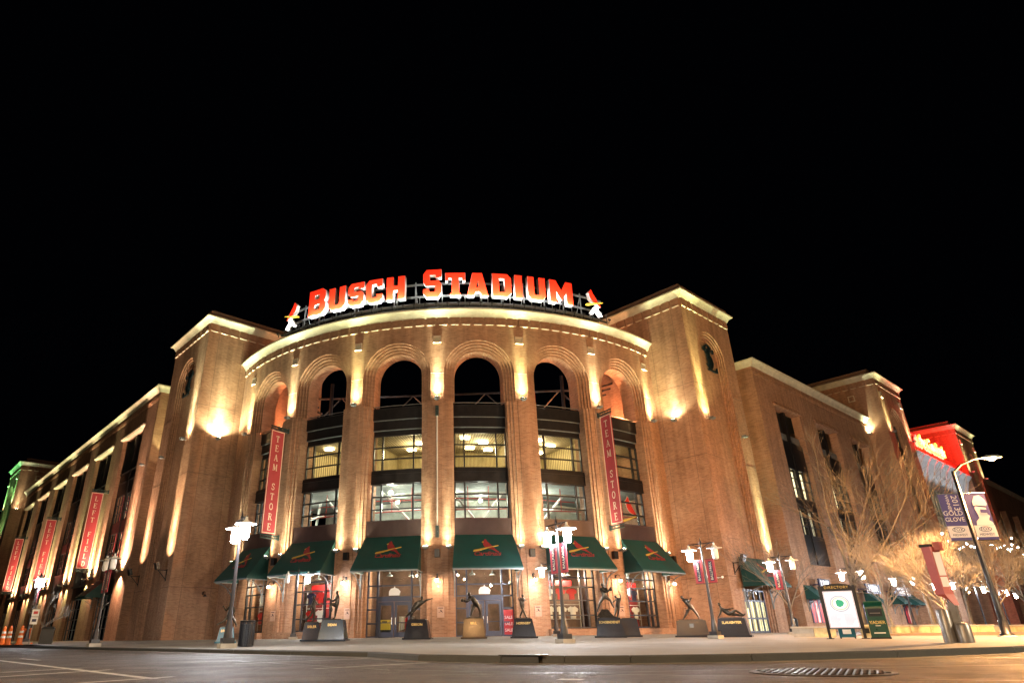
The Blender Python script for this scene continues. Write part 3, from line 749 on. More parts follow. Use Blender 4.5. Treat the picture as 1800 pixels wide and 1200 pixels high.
def rotunda_rooms():
    F = Fdrum
    def slab(name, z0, z1, d0, d1, m): mb = MB(); fbox(mb, F, -24.3, 24.3, z0, z1, d0, d1, 40); return mb.build(name, m, stadium)
    slab('terrace_floor', 16.30, 16.45, -12, -1.4, M['roof'])
    slab('floor_slab', 11.95, 12.80, -12, -1.4, M['dark']); slab('floor_slab', 7.45, 8.60, -12, -1.4, M['dark'])
    mb = MB(); 
    for k in range(40):
        a, b = -24.3 + 48.6 * k / 40, -24.3 + 48.6 * (k + 1) / 40
        mb.face([F(a, 16.25, -1.4), F(b, 16.25, -1.4), F(b, 16.25, -10), F(a, 16.25, -10)], [(a, 0), (b, 0), (b, 8.6), (a, 8.6)])
    mb.build('room_ceiling', M['roomceil'], stadium)
    mb = MB(); fstrip(mb, F, -24.3, 24.3, 12.8, 16.25, -9.0, 40); mb.build('room_wall', M['roomwall'], stadium)
    mb = MB(); fstrip(mb, F, -24.3, 24.3, 8.6, 11.9, -10.0, 40); mb.build('lounge_wall', M['loungewall'], stadium)
    mb = MB()
    for k in range(40):
        a, b = -24.3 + 48.6 * k / 40, -24.3 + 48.6 * (k + 1) / 40
        mb.face([F(a, 11.93, -1.4), F(b, 11.93, -1.4), F(b, 11.93, -10), F(a, 11.93, -10)])
    mb.build('lounge_ceiling', M['loungeceil'], stadium)
    mb = MB(); fstrip(mb, F, -24.3, 24.3, 0, 7.4, -6.5, 40); mb.build('shop_wall', M['shopwall'], stadium)
    mb = MB(); fbox(mb, F, -24.3, 24.3, 5.3, 5.5, -6.5, -1.3, 40); mb.build('shop_ceiling', M['dark'], stadium)
    # partitions at each pier so that the rooms read as separate bays
    for i, th in enumerate(PIERS[1:-1]):
        c = th * RC
        mb = MB(); fbox(mb, F, c - 0.15, c + 0.15, 12.8, 16.25, -9.0, -2.0); mb.build('partition', M['litdim'] if False else M['roomwall'], stadium)
        mb = MB(); fbox(mb, F, c - 0.15, c + 0.15, 0, 5.3, -6.4, -2.0); mb.build('partition', M['shopwall'], stadium)
    # ceiling lights
    mbp = MB(); mbp.box(-0.40, 0.40, -0.24, 0.24, -0.06, 0.0); pm = mbp.mesh('ceiling_light', M['panel'])
    rnd = random.Random(3)
    for k, th in enumerate(BAYS):
        c = th * RC
        for s, d in ((-1.3, -3.2), (1.1, -4.6), (-0.5, -6.6), (1.7, -7.2)):
            if rnd.random() < 0.18: continue
            link('ceiling_light', pm, stadium, F(c + s + rnd.uniform(-.3, .3), 16.12, d), th)
    # lounge: beams, pipes, frieze, lights
    for k, th in enumerate(BAYS):
        c = th * RC
        mb = MB()
        mb.tube([F(c - 2.8, 11.8, -4.5), F(c - 0.3 + rnd.uniform(-.5, .5), 9.2, -6)], 0.12, 4); mb.tube([F(c + 2.9, 11.7, -5.2), F(c + 0.4 + rnd.uniform(-.4, .4), 9.3, -6.4)], 0.12, 4)
        mb.tube([F(c - 3.2, 11.2, -3.2), F(c + 3.2, 11.35, -3.2)], 0.07, 5); mb.tube([F(c - 3.2, 10.35, -5.5), F(c + 3.2, 10.5, -5.5)], 0.10, 5)
        mb.build('steel_truss', M['steelw'], stadium)
        mb = MB()
        mb.tube([F(c - 3.3, 9.75, -2.6), F(c + 3.3, 9.85, -2.6)], 0.05, 6); mb.tube([F(c - 3.3, 11.0, -4.0), F(c + 3.3, 10.9, -4.0)], 0.045, 6)
        for s in (-1.1, 0.9): mb.tube([F(c + s, 11.8, -3.0), F(c + s, 9.8, -3.0)], 0.035, 5)
        mb.build('sprinkler_pipe', M['pipe'], stadium)
        mb = MB(); fbox(mb, F, c - 3.0, c + 3.0, 8.65, 9.35, -4.4, -4.3, 3); fz = mb.build('red_frieze', M['red'], stadium)
        for q in range(9):
            s = c - 2.7 + q * 0.66; mb = MB(); fbox(mb, F, s, s + 0.32, 8.85, 9.2, -4.29, -4.26); mb.build('frieze_square', M['pink'], fz)
    mbb = MB(); mbb.lathe([(0.02, 0.16), (0.12, 0.10), (0.16, 0.0), (0.10, -0.10), (0.02, -0.13)], 10); bm_ = mbb.mesh('pendant_light', M['bulb'])
    for s, z, d in ((-4.55, 11.25, -1.9), (8.45, 11.2, -1.9), (-18, 11.3, -4), (-11.5, 11.4, -5), (-6, 11.4, -7), (1.2, 11.45, -6.5), (4.5, 11.4, -7.5), (11, 11.4, -5.5), (17.8, 11.3, -4.2)):
        o = link('pendant_light', bm_, stadium, F(s, z, d))
    for i, th in enumerate(BAYS): point(None, F(th * RC + 0.6, 10.6, -5.2), (70, 120, 105, 85, 120, 70)[i], (0.95, 1.0, 0.88), 0.4)
    for th in BAYS: point(None, F(th * RC + 0.4, 15.4, -4.9), 165, (1.0, 0.82, 0.48), 0.4)
    # shop lights
    mbs = MB(); mbs.lathe([(0.04, 0.35), (0.05, 0.2), (0.24, 0.06), (0.26, 0.0), (0.2, -0.01)], 12); sm = mbs.mesh('shop_pendant', M['steel'])
    for k, th in enumerate(BAYS):
        c = th * RC
        for s, d in ((-0.9, -2.4), (1.0, -3.0)): link('shop_pendant', sm, stadium, F(c + s, 4.55, d))
        point(None, F(c + 0.2, 4.4, -2.4), 420, (1.0, 0.80, 0.58), 0.25)
    for s, z, d in ((1.55, 4.5, -1.9), (2.1, 4.2, -2.3), (4.4, 3.7, -2.1), (2.9, 2.1, -1.75), (2.5, 1.2, -1.7), (-2.0, 4.5, -1.9)):
        mbq = MB(); mbq.lathe([(0.01, 0.07), (0.06, 0.0), (0.01, -0.07)], 8); mbq.build('shop_bulb', M['sconce'], stadium).location = F(s, z, d)
rotunda_rooms()

# ------------------------------------------------------------------ towers
TCOR = cornice_prof(30.97)
def rel_frame(F, p0):
    return lambda s, z, d: F(s, z, d) - Vector(p0)
def corbel_row(F, s0, s1, z0, z1, parent, mesh_cache, pitch=1.04):
    """corbel blocks with pale ledge below, along a flat frame"""
    n = int((s1 - s0) / pitch); pitch = (s1 - s0) / n
    q0 = F(0, 0, 0); q1 = F(0, 0, 1); out = Vector((q1.x - q0.x, q1.y - q0.y, 0)); rz = atan2(out.y, out.x) + pi / 2
    key = (round(z0, 2), round(z1, 2), round(pitch, 3))
    if key not in mesh_cache:
        mb = MB(); G = lambda s, z, d: Vector((s, -d, z)); fbox(mb, G, -pitch / 2 + .075, pitch / 2 - .075, z0 + .055, z1, -0.02, 0.10); a = mb.mesh('corbel', M['brick'])
        mb = MB(); fbox(mb, G, -pitch / 2 + .18, pitch / 2 - .18, z0 + .01, z0 + .053, -0.02, 0.15); b = mb.mesh('corbel_ledge', M['ledge'])
        mesh_cache[key] = (a, b)
    a, b = mesh_cache[key]
    for i in range(n):
        p = F(s0 + (i + 0.5) * pitch, 0, 0)
        link('corbel', a, parent, p, rz); link('corbel_ledge', b, parent, p, rz)
CACHE = {}
def groove(mb, F, s, z0, z1, d=0.0, w=0.035):
    fbox(mb, F, s - w / 2, s + w / 2, z0, z1, d + 0.002, d + 0.006)
def monogram(F, s, z, d, parent):
    """interlaced S, T and L in dark metal, standing off the wall"""
    mb = MB()
    def stroke(pts, w=0.30, dd=0.0):
        for a, b in zip(pts, pts[1:]):
            dx, dz = b[0] - a[0], b[1] - a[1]; L = hypot(dx, dz); nx, nz = -dz / L * w / 2, dx / L * w / 2
            c = [(a[0] + nx, a[1] + nz), (b[0] + nx, b[1] + nz), (b[0] - nx, b[1] - nz), (a[0] - nx, a[1] - nz)]
            f0 = [F(s + x, z + y, d + dd) for x, y in c]; f1 = [F(s + x, z + y, d + dd + 0.16) for x, y in c]
            mb.face(f0); mb.face(f1)
            for i in range(4): mb.face([f0[i], f0[(i + 1) % 4], f1[(i + 1) % 4], f1[i]])
    S = [(0.62 * sin(0.5 + 4.2 * t) if False else 0, 0) for t in ()]
    sc = [(0.55, 1.05), (0.30, 1.35), (-0.20, 1.38), (-0.55, 1.10), (-0.50, 0.65), (-0.05, 0.30), (0.45, -0.05), (0.62, -0.55), (0.35, -1.0), (-0.2, -1.1), (-0.6, -0.8)]
    stroke(sc, 0.19, 0.0)
    stroke([(-0.9, 0.80), (0.9, 0.80)], 0.17, 0.05); stroke([(0.0, 0.9), (0.0, -1.2)], 0.18, 0.06); stroke([(-0.9, 1.02), (-0.9, 0.55)], 0.12, 0.05); stroke([(0.9, 1.02), (0.9, 0.55)], 0.12, 0.05)
    stroke([(-0.45, 0.25), (-0.45, -1.5)], 0.18, 0.10); stroke([(-0.7, -1.5), (1.0, -1.5)], 0.17, 0.10); stroke([(0.97, -1.55), (0.97, -1.0)], 0.13, 0.10); stroke([(-0.65, 0.25), (-0.25, 0.25)], 0.10, 0.10); stroke([(-0.25, -1.2), (0.25, -1.2)], 0.10, 0.06)
    return mb.build('monogram', M['monogram'], parent)
M['monogram'] = mat('dark blue green metal', (0.012, 0.03, 0.042), 0.3, 0.5, var=0.2)

def build_tower(sg):
    A, W = ((23.17, 10.14) if sg < 0 else (21.43, 9.44)); DEP = 14.0
    FS = wingframe(sg); C = FS(A, 0, 0); FI = flat((C.x, C.y), (-sg * S2, S2), (-sg * S2, -S2))
    tw = MB()
    # face towards the rotunda
    wall_rects(tw, FI, 0, DEP, 0, 31.0, [], 0)
    # side face with tall blind arch
    nc = A + (4.95 if sg < 0 else 4.65)
    arch_wall(tw, FS, A, A + W, 0, 31.0, nc, 25.75, [(2.65, -0.14), (2.42, -0.28), (2.19, -0.42), (1.95, -0.56)], None, 24)
    O = FS(A + W, 0, 0)
    FB = flat((O.x, O.y), (-sg * S2, S2), (sg * S2, S2)); fstrip(tw, FB, 0, DEP, 0, 31.0, 0)
    Bk = FI(DEP, 0, 0); FK = flat((Bk.x, Bk.y), (sg * S2, S2), (-sg * S2, S2)); fstrip(tw, FK, 0, W, 0, 31.0, 0)
    root = tw.build('corner_tower', M['brick'], stadium)
    # joints in the brickwork
    mb = MB()
    for z in (4.4, 14.9, 21.9): fbox(mb, FI, 0.0, 4.4, z, z + 0.03, 0.002, 0.012); fbox(mb, FS, A, A + 2.2, z, z + 0.03, 0.002, 0.012); fbox(mb, FS, nc + 2.65, A + W, z, z + 0.03, 0.002, 0.012)
    for s in (1.15, 3.9): fbox(mb, FI, s, s + 0.025, 0, 30, 0.001, 0.004)
    mb.build('expansion_joint', M['ledge'] if False else M['joint'], stadium)
    # cornice and attic
    quad = [(C.x, C.y), (O.x, O.y), tuple(FB(DEP, 0, 0))[:2], (Bk.x, Bk.y)]
    if sg < 0: quad = [quad[1], quad[0], quad[3], quad[2]]
    mb = MB(); sweep(mb, quad, TCOR, True)
    cor = mb.build('cornice', M['stone'], stadium)
    mb = MB(); inner = [Vector(q) for q in quad]; cen = sum(inner, Vector((0, 0))) / 4
    sweep(mb, [cen + (q - cen) * 0.985 for q in inner], [(0, 31.7), (0, 32.15), (0.25, 32.2), (0.25, 32.45), (-1.0, 32.5)], True)
    mb.face([(q.x, q.y, 31.75) for q in inner]); mb.build('attic', M['roof2'], stadium)
    corbel_row(FI, 0, DEP * 0.85, 30.1, 30.98, cor, CACHE); corbel_row(FS, A, A + W, 30.1, 30.98, cor, CACHE)
    monogram(FS, nc + 0.05, 25.75, -0.44, stadium)
    return FS, FI, A, nc
M['joint'] = mat('mortar joint', (0.10, 0.06, 0.04), 0.9)
M['roof2'] = mat('brown attic cladding', (0.14, 0.085, 0.055), 0.8, var=0.2)
TF = {sg: build_tower(sg) for sg in (-1, 1)}
for sg in (-1, 1):
    FS, FI, A, nc = TF[sg]
    uplight(FI, 2.35, 18.55, 0.62, 4200 if sg < 0 else 1050, WARM2, 145, 0.02, 0.6, shaft=0.9)
    uplight(FS, A + 1.15, 18.4, 0.62, 1700, (0.92, 1.0, 0.42) if sg > 0 else WARM2, 120, 0.03, 0.8, shaft=5.5)
    uplight(FS, A + 7.6, 17.8, 0.42, 0)
# green tinted light on the right tower edge, warm ones low on the left tower
def bracket_flood(F, s, z, d, P, col, size, up=1, label=None):
    """floodlight on a triangular wall bracket"""
    p = F(s, z, 0); q = F(s, z, 1); out = Vector((q.x - p.x, q.y - p.y, 0)).normalized()
    o = link('bracket_floodlight', FLOOD, stadium, p, atan2(out.y, out.x) + pi / 2)
    if P:
        q = F(s, z + 0.75, d)
        for k, sz, ti in ((0.4, 115, 0.1), (0.8, 60, 0.12), (4.0, 26, 0.13)): spot(None, q, Vector((0, 0, 1)) - out * ti, P * k, col, sz, 1.0)
    return o
def flood_mesh():
    mb = MB(); mb.tube([(0, 0, 0), (0, -0.95, 0)], 0.04, 6); mb.tube([(0, 0, -0.85), (0, -0.85, 0)], 0.035, 6); mb.tube([(0, -0.03, -0.95), (0, -0.03, 0.1)], 0.05, 6)
    T = Matrix.Translation((0, -0.98, 0.3)) @ Matrix.Rotation(radians(18), 4, 'X')
    mb.box(-0.30, 0.30, -0.14, 0.14, -0.26, 0.30, T); mb.box(-0.34, 0.34, -0.18, 0.18, 0.30, 0.36, T); mb.tube([(0, -0.95, 0.0), (0, -0.97, 0.1)], 0.06, 6)
    return mb.mesh('bracket_floodlight', M['black'])
FLOOD = flood_mesh()
bracket_flood(TF[-1][0], 24.3, 5.9, 0.85, 2600, (1.0, 0.74, 0.45), 75)
bracket_flood(TF[-1][0], 32.3, 5.9, 0.85, 2200, (1.0, 0.66, 0.42), 60)
bracket_flood(TF[1][0], 22.6, 5.5, 0.85, 0, ORG, 80)
uplight(TF[1][0], 29.9, 6.35, 0.50, 2200, GRN, 105, 0.05, 0.8, shaft=5.0)
# inner terrace lamps that turn the brick behind the end arches orange
for sg in (-1, 1):
    FS, FI, A, nc = TF[sg]
    point(None, FI(7.6, 17.6, 1.6), 2800, (1.0, 0.38, 0.16), 0.3)
    mb = MB(); mb.lathe([(0.02, 0.1), (0.1, 0.05), (0.1, -0.05), (0.02, -0.1)], 8); o = mb.build('terrace_lamp', M['sconce'], stadium); o.location = FI(7.6, 17.6, 1.2)

# ------------------------------------------------------------------ wings
WCOR = cornice_prof(26.95)
def wing_window(F, s0, s1, z0, z1, d, nc, nr, parent, back, panes=True, wd=0.06):
    cols = [s0 + (s1 - s0) * i / nc for i in range(nc + 1)]; rows = [z0 + (z1 - z0) * i / nr for i in range(nr + 1)]
    mb = MB()
    for i, s in enumerate(cols): e = wd * (1.6 if i in (0, nc) else 0.8); fbox(mb, F, s - e, s + e, z0, z1, d - 0.08, d + 0.08)
    for z in rows: fbox(mb, F, s0, s1, z - wd * 0.6, z + wd * 0.6, d - 0.07, d + 0.07)
    o = mb.build('window', M['frame'], parent)
    if panes:
        for i in range(nc):
            for j in range(nr): link('pane', pane_mesh(F, cols[i] + wd, cols[i + 1] - wd, rows[j] + .04, rows[j + 1] - .04, d), o)
    else:
        mb = MB(); fbox(mb, F, s0, s1, z0, z1, d - 0.012, d + 0.012); p = mb.build('glazing', M['glass'], o)
    if back:
        mb = MB(); fquad(mb, F, (s0, z0, d - 0.7), (s1, z0, d - 0.7), (s1, z1, d - 0.7), (s0, z1, d - 0.7))
        b = mb.build('blind', M[back], o)
    return o
def build_wing(sg, u1, bays, ztop, levels):
    F = wingframe(sg); U0 = 36.7 if sg < 0 else 34.9; ZT = 27.0; T0 = 33.31 if sg < 0 else 30.87
    mb = MB(); ops = []
    for a, b in bays: ops.append((a, b, 0.0, ztop))
    wall_rects(mb, F, U0, u1, 0, ZT, ops, 0.95)
    # slot beside the tower
    fquad(mb, F, (U0, 0, 0), (U0, 0, -2.2), (U0, ZT, -2.2), (U0, ZT, 0)); fstrip(mb, F, T0 - 0.1, U0, 0, ZT, -2.2)
    fstrip(mb, F, T0, u1, 0, 27.7, -12)
    mb.build('wing_wall', M['brick'], stadium)
    mb = MB(); mb.face([F(U0, 27.74, 0), F(u1, 27.74, 0), F(u1, 27.74, -12), F(U0, 27.74, -12)]); mb.build('wing_roof', M['roof'], stadium)
    path = [F(T0, 0, -2.2), F(U0, 0, -2.2), F(U0, 0, 0), F(u1, 0, 0)]; path = [(p.x, p.y) for p in path]
    if sg < 0: path.reverse()
    mb = MB(); sweep(mb, path, WCOR); cor = mb.build('cornice', M['stone'], stadium)
    mb = MB(); n = int((u1 - U0) / 0.52)
    for i in range(n): s = U0 + (u1 - U0) * (i + 0.5) / n; fbox(mb, F, s - 0.15, s + 0.15, 26.05, 26.35, 0.003, 0.08)
    fbox(mb, F, U0, u1, 26.38, 26.44, 0.003, 0.10)
    o = mb.build('dentil_course', M['brick'], cor); o['kind'] = 'stuff'
    return F
FL = build_wing(-1, 116.5, [(41.0 + 12.8 * k, 49.1 + 12.8 * k) for k in range(6)], 23.7, None)
FR = build_wing(1, 69.0, [(38.8 + 11.0 * k, 45.2 + 11.0 * k) for k in range(3)], 23.2, None)
def wing_bays():
    rnd = random.Random(5)
    for k in range(6):
        a = 41.0 + 12.8 * k; b = a + 8.1; F = FL; c = (a + b) / 2
        mb = MB(); fbox(mb, F, a - 0.45, b + 0.45, 23.72, 23.95, -0.05, 0.30); fbox(mb, F, a - 0.35, b + 0.35, 23.62, 23.72, -0.4, 0.18); mb.build('lintel', M['ledge'], stadium)
        # opening in three tall levels: dark louvre on top, two glazed floors, base panel
        mb = MB(); fbox(mb, F, a, b, 16.35, 19.2, -0.95, -0.48); fbox(mb, F, a, b, 19.12, 19.24, -0.8, -0.36); fbox(mb, F, a, b, 17.9, 18.0, -0.8, -0.40)
        fbox(mb, F, a, b, 11.75, 13.0, -0.95, -0.45); fbox(mb, F, c - 0.28, c + 0.28, 6.4, 23.6, -0.9, -0.38)
        for s in (a + 0.12, b - 0.12): fbox(mb, F, s - 0.12, s + 0.12, 6.4, 23.6, -0.9, -0.46)
        mb.build('spandrel_panel', M['metal'], stadium)
        mb = MB(); fbox(mb, F, a, b, 6.5, 8.65, -0.95, -0.42); fbox(mb, F, a, b, 8.55, 8.68, -0.9, -0.34); fbox(mb, F, a, b, 6.35, 6.52, -0.9, -0.28); mb.build('base_panel', M['steel'] if k else M['spandrel'], stadium)
        for s0, s1 in ((a + 0.3, c - 0.35), (c + 0.35, b - 0.3)):
            lit = 'litblind' if k == 0 else ('litdim' if rnd.random() < 0.75 else None)
            for z0, z1, lt in ((13.05, 16.3, lit), (8.72, 11.7, 'litdim')):
                wing_window(F, s0, s1, z0, z1, -0.58, 3, 3, stadium, lt, panes=k < 1)
            mb = MB(); fquad(mb, F, (s0, 19.2, -1.9), (s1, 19.2, -1.9), (s1, 23.6, -1.9), (s0, 23.6, -1.9)); mb.build('louvre_back', M['dark'], stadium)
        # ground floor
        mb = MB(); fbox(mb, F, a, b, 4.9, 6.35, -0.95, -0.55); mb.build('transom_panel', M['metal'], stadium)
        wing_window(F, a + 0.9, b - 0.6, 0.05, 4.85, -0.62, 4, 4, stadium, 'litcream' if k == 0 else 'litgreen', panes=False)
        for e0, e1 in ((a, a + 0.85), (b - 0.55, b)): mb = MB(); fbox(mb, F, e0, e1, 0, 4.9, -0.95, -0.45); mb.build('door_pier', M['brick'], stadium)
    for k in range(3):
        a = 38.8 + 11.0 * k; b = a + 6.4; F = FR; c = (a + b) / 2
        mb = MB(); fbox(mb, F, a - 0.3, b + 0.3, 23.24, 23.40, -0.05, 0.22); fbox(mb, F, a - 0.3, b + 0.3, 23.55, 23.62, -0.05, 0.16); mb.build('lintel', M['brick'], stadium)
        mb = MB(); fbox(mb, F, c - 0.22, c + 0.22, 6.4, 23.1, -0.9, -0.38)
        for z0, z1 in ((16.5, 19.6), (12.2, 13.2), (6.4, 9.3)): fbox(mb, F, a, b, z0, z1, -0.95, -0.48)
        mb.build('spandrel_panel', M['metal'], stadium)
        for s0, s1 in ((a + 0.12, c - 0.25), (c + 0.25, b - 0.12)):
            for z0, z1, lt in ((13.25, 16.45, 'litblind'), (9.35, 12.15, 'litdim')):
                wing_window(F, s0, s1, z0, z1, -0.58, 2, 3, stadium, lt, panes=k < 2)
            mb = MB(); fquad(mb, F, (s0, 19.6, -2.0), (s1, 19.6, -2.0), (s1, 23.1, -2.0), (s0, 23.1, -2.0)); mb.build('louvre_back', M['dark'], stadium)
            mb = MB(); fbox(mb, F, s0, s1, 19.62, 20.5, -0.7, -0.62); mb.build('balustrade', M['steel'], stadium)
        mb = MB(); fbox(mb, F, a, b, 0, 6.4, -0.95, -0.72); mb.build('ground_floor_wall', M['brick'], stadium)
    # wing lamps
    PK = (1.0, 0.62, 0.40)
    uplight(FL, 38.9, 6.9, 0.45, 10000, PK, 125, 0.04, 0.8, down=1500)
    for k in range(1, 6):
        for e, c in ((-0.9, YEL if k % 2 else PK), (-3.8, PK if k % 2 else YEL)):
            uplight(FL, 41.0 + 12.8 * k + e, 6.9, 0.45, 3600, c, 115, 0.04, 0.8, down=500)
    uplight(FL, 35.4, 18.35, -1.5, 1500, YEL, 90, 0.02)
    uplight(FL, 37.6, 18.35, 0.4, 0)
    # green tinted slot on the right
    uplight(FR, 32.9, 17.6, -1.6, 0)
wing_bays()

# ------------------------------------------------------------------ far towers and gate
def far_tower(sg, u0, w, out, lights):
    F = wingframe(sg, out); dep = 16
    P = [F(u0, 0, 0), F(u0 + w, 0, 0), F(u0 + w, 0, -dep), F(u0, 0, -dep)]; P = [(p.x, p.y) for p in P]
    Fn = flat(P[0], (-sg * S2, S2), (-sg * S2, -S2))         # near face, runs back from the front corner
    mb = MB(); nc = u0 + w / 2
    arch_wall(mb, F, u0, u0 + w, 14.0, 33.15, nc, 26.8, [(2.9, -0.16), (2.65, -0.32), (2.4, -0.48), (2.15, -0.64)], -1.2, 18)
    wall_rects(mb, F, u0, u0 + w, 0, 14.0, [(nc - 2.15, nc + 2.15, 0, 14.0)], 1.0)
    fstrip(mb, Fn, 0, dep, 0, 33.15, 0)
    Ff = flat(P[1], (-sg * S2, S2), (sg * S2, S2)); fstrip(mb, Ff, 0, dep, 0, 33.15, 0); fstrip(mb, F, u0, u0 + w, 0, 33.15, -dep)
    mb.build('far_tower', M['brick'], stadium)
    q = P if sg > 0 else [P[1], P[0], P[3], P[2]]
    dz = 2.15
    mb = MB(); sweep(mb, q, [(d, z + dz) for d, z in TCOR], True); cor = mb.build('cornice', M['stone'], stadium)
    mb = MB(); cen = sum((Vector(p) for p in q), Vector((0, 0))) / 4
    sweep(mb, [cen + (Vector(p) - cen) * 0.9 for p in q], [(0, 33.8), (0, 34.5), (0.2, 34.55), (0.2, 34.8), (-1, 34.85)], True); mb.face([(*p, 33.85) for p in q]); mb.build('attic', M['roof2'], stadium)
    corbel_row(F, u0, u0 + w, 32.25, 33.12, cor, CACHE); corbel_row(Fn, 0, dep * 0.9, 32.25, 33.12, cor, CACHE)
    # glazing in the arch
    for z0, z1 in ((12.9, 14.1), (17.4, 18.8), (22.6, 24.2), (7.6, 9.0)): mb = MB(); fbox(mb, F, nc - 2.15, nc + 2.15, z0, z1, -1.1, -0.85); mb.build('spandrel_panel', M['metal'], stadium)
    for z0, z1 in ((9.0, 12.9), (14.1, 17.4), (18.8, 22.6), (24.2, 28.6)): wing_window(F, nc - 2.1, nc + 2.1, z0, z1, -1.0, 3, 3, stadium, 'litdim', panes=False)
    for Fx, s in ((Fn, 3.4), (F, u0 + 1.3), (F, u0 + w - 1.3)):
        mb = MB(); fbox(mb, Fx, s - 0.45, s + 0.45, 30.4, 30.5, 0.0, 0.22); fbox(mb, Fx, s - 0.42, s + 0.42, 31.2, 31.28, 0.0, 0.16)
        for e in (-0.38, 0.38): fbox(mb, Fx, s + e - 0.05, s + e + 0.05, 30.5, 31.2, 0.0, 0.14)
        mb.build('medallion', M['ledge'], stadium)
    for Fx, s, z, P_, col, sz in lights(F, Fn, u0, w): uplight(Fx, s, z, 0.45, P_, col, sz, 0.03, 0.6)
    return F, Fn
far_tower(1, 69.0, 10.7, 15.0, lambda F, Fn, u, w: [(Fn, 2.2, 25.4, 900, WARM2, 120), (F, u + 1.2, 25.4, 900, YEL, 95), (F, u + w - 1.2, 25.4, 800, WARM2, 95), (F, u + 1.2, 7.0, 350, ORG, 70), (F, u + w - 1.2, 7.0, 350, ORG, 70)])
FT3, FT3n = far_tower(1, 109.0, 11.5, 15.0, lambda F, Fn, u, w: [(F, u + 1.2, 25.4, 900, YEL, 95), (F, u + w - 1.2, 25.4, 800, YEL, 95)])
FG = (0.25, 1.0, 0.35)
far_tower(-1, 117.0, 12.0, 14.6, lambda F, Fn, u, w: [(F, u + 1.2, 25.4, 1300, FG, 120), (F, u + w / 2, 18.4, 1600, FG, 120), (F, u + w - 1.2, 25.4, 1300, FG, 120), (Fn, 0.9, 24.3, 420, WARM2, 70)])
def far_wing():
    F = wingframe(1)
    mb = MB(); ops = [(126 + 11 * k, 133 + 11 * k, 6.5, 22.5) for k in range(6)]
    wall_rects(mb, F, 120.5, 200, 0, 27.0, ops, 1.2); fstrip(mb, F, 120.5, 200, 0, 26.5, -12); mb.build('wing_wall', M['brick'], stadium)
    p = [F(120.5, 0, 0), F(200, 0, 0)]; mb = MB(); sweep(mb, [(q.x, q.y) for q in p], WCOR); mb.build('cornice', M['stone'], stadium)
    for a, b, z0, z1 in ops: mb = MB(); fbox(mb, F, a, b, z0, z1, -1.2, -1.0); mb.build('window', M['metal'], stadium)
far_wing()
def gate():
    """silver curved canopy with mullioned glass wall between the far towers"""
    F = wingframe(1, 12.5); a, b = 79.7, 109.0
    mb = MB(); wall_rects(mb, F, a, b, 0, 8.0, [(84, 105, 0, 6)], 3.0, d=0.3); mb.build('gate_wall', M['brick'], stadium)
    mb = MB(); fstrip(mb, F, a, b, 20, 24, -1.5); mb.build('gate_back', M['dark'], stadium)
    mb = MB(); fstrip(mb, F, a, b, 8, 20, -0.6); mb.build('added_glow_sheet', M['litdim'], stadium)  # glowing sheet added behind the gate glazing to brighten the dark glass
    n = 9; prof = [(-1.0, 20.0), (0.6, 20.1), (1.05, 20.6), (1.5, 21.6), (1.75, 22.6), (2.1, 23.5), (2.6, 24.1), (2.75, 24.3), (2.6, 24.45), (-1.2, 24.6)]
    root = None
    for k in range(n):
        s0 = a + (b - a) * k / n + 0.22; s1 = a + (b - a) * (k + 1) / n - 0.22; mb = MB()
        for (d0, z0), (d1, z1) in zip(prof, prof[1:]): fquad(mb, F, (s0, z0, d0), (s1, z0, d0), (s1, z1, d1), (s0, z1, d1))
        for s in (s0, s1): mb.face([F(s, z, d) for d, z in prof])
        mb.build('canopy_panel', M['silver'], stadium)
    mb = MB()
    for k in range(2 * n + 1): s = a + (b - a) * k / (2 * n); fbox(mb, F, s - 0.09, s + 0.09, 8, 20.2, 0.5, 0.75)
    for z in (8.1, 12, 16): fbox(mb, F, a, b, z - 0.08, z + 0.08, 0.52, 0.70)
    mb.build('mullion', M['steel'], stadium)
    mb = MB(); fbox(mb, F, a, b, 8, 20, 0.42, 0.45); mb.build('glazing', M['glass'], stadium)
    mb = MB()
    for k in range(40): s = a + (b - a) * k / 39; fbox(mb, F, s - 0.03, s + 0.03, 24.6, 25.9, 1.6, 1.66)
    fbox(mb, F, a, b, 25.9, 25.98, 1.58, 1.68); mb.build('roof_railing', M['kred'], stadium)
    for k in range(n): s = a + (b - a) * (k + 0.5) / n; spot(None, F(s, 19.0, 3.4), (0, 0, 1), 160, (0.92, 0.97, 1.0), 110, 0.6); o = link('wall_lamp', LAMP_H, stadium, F(s, 18.8, 1.2), atan2(-S2, S2) + pi / 2)
    # red neon script on the canopy roof
    t = thing('neon_sign', 'glowing red and yellow neon script on the silver canopy between far towers', 'sign', F(91.0, 24.6, 2.1), atan2(-S2, S2) + pi / 2)
    me = text_mesh('the Cardinals', 2.9, 0.12, 0.35, 0.9); me.transform(Matrix.Translation((0, 0, 0)) )
    me.transform(Matrix.Rotation(pi / 2, 4, 'X')); me.transform(Matrix.Translation((0, 0, 2.2))); me.materials.clear(); me.materials.append(M['neonyellow']); link('lettering', me, t)
    me = text_mesh('the Cardinals', 2.9, 0.06, 0.35, 0.9); me.transform(Matrix.Scale(1.06, 4)); me.transform(Matrix.Rotation(pi / 2, 4, 'X')); me.transform(Matrix.Translation((0, 0.4, 2.15))); me.materials.clear(); me.materials.append(M['neonred']); link('glow_backing', me, t)
    mb = MB()
    for x in range(-8, 9, 2): mb.tube([(x, 0.6, 0), (x, 0.6, 3.4)], 0.06, 5)
    for z in (0.6, 3.2): mb.tube([(-8, 0.6, z), (8, 0.6, z)], 0.06, 5)
    mb.build('sign_frame', M['black'], t)
    for x in (-5, 0, 5, 9): point(t, (x, -0.9, 2.4), 2400, (1.0, 0.02, 0.015), 0.5)
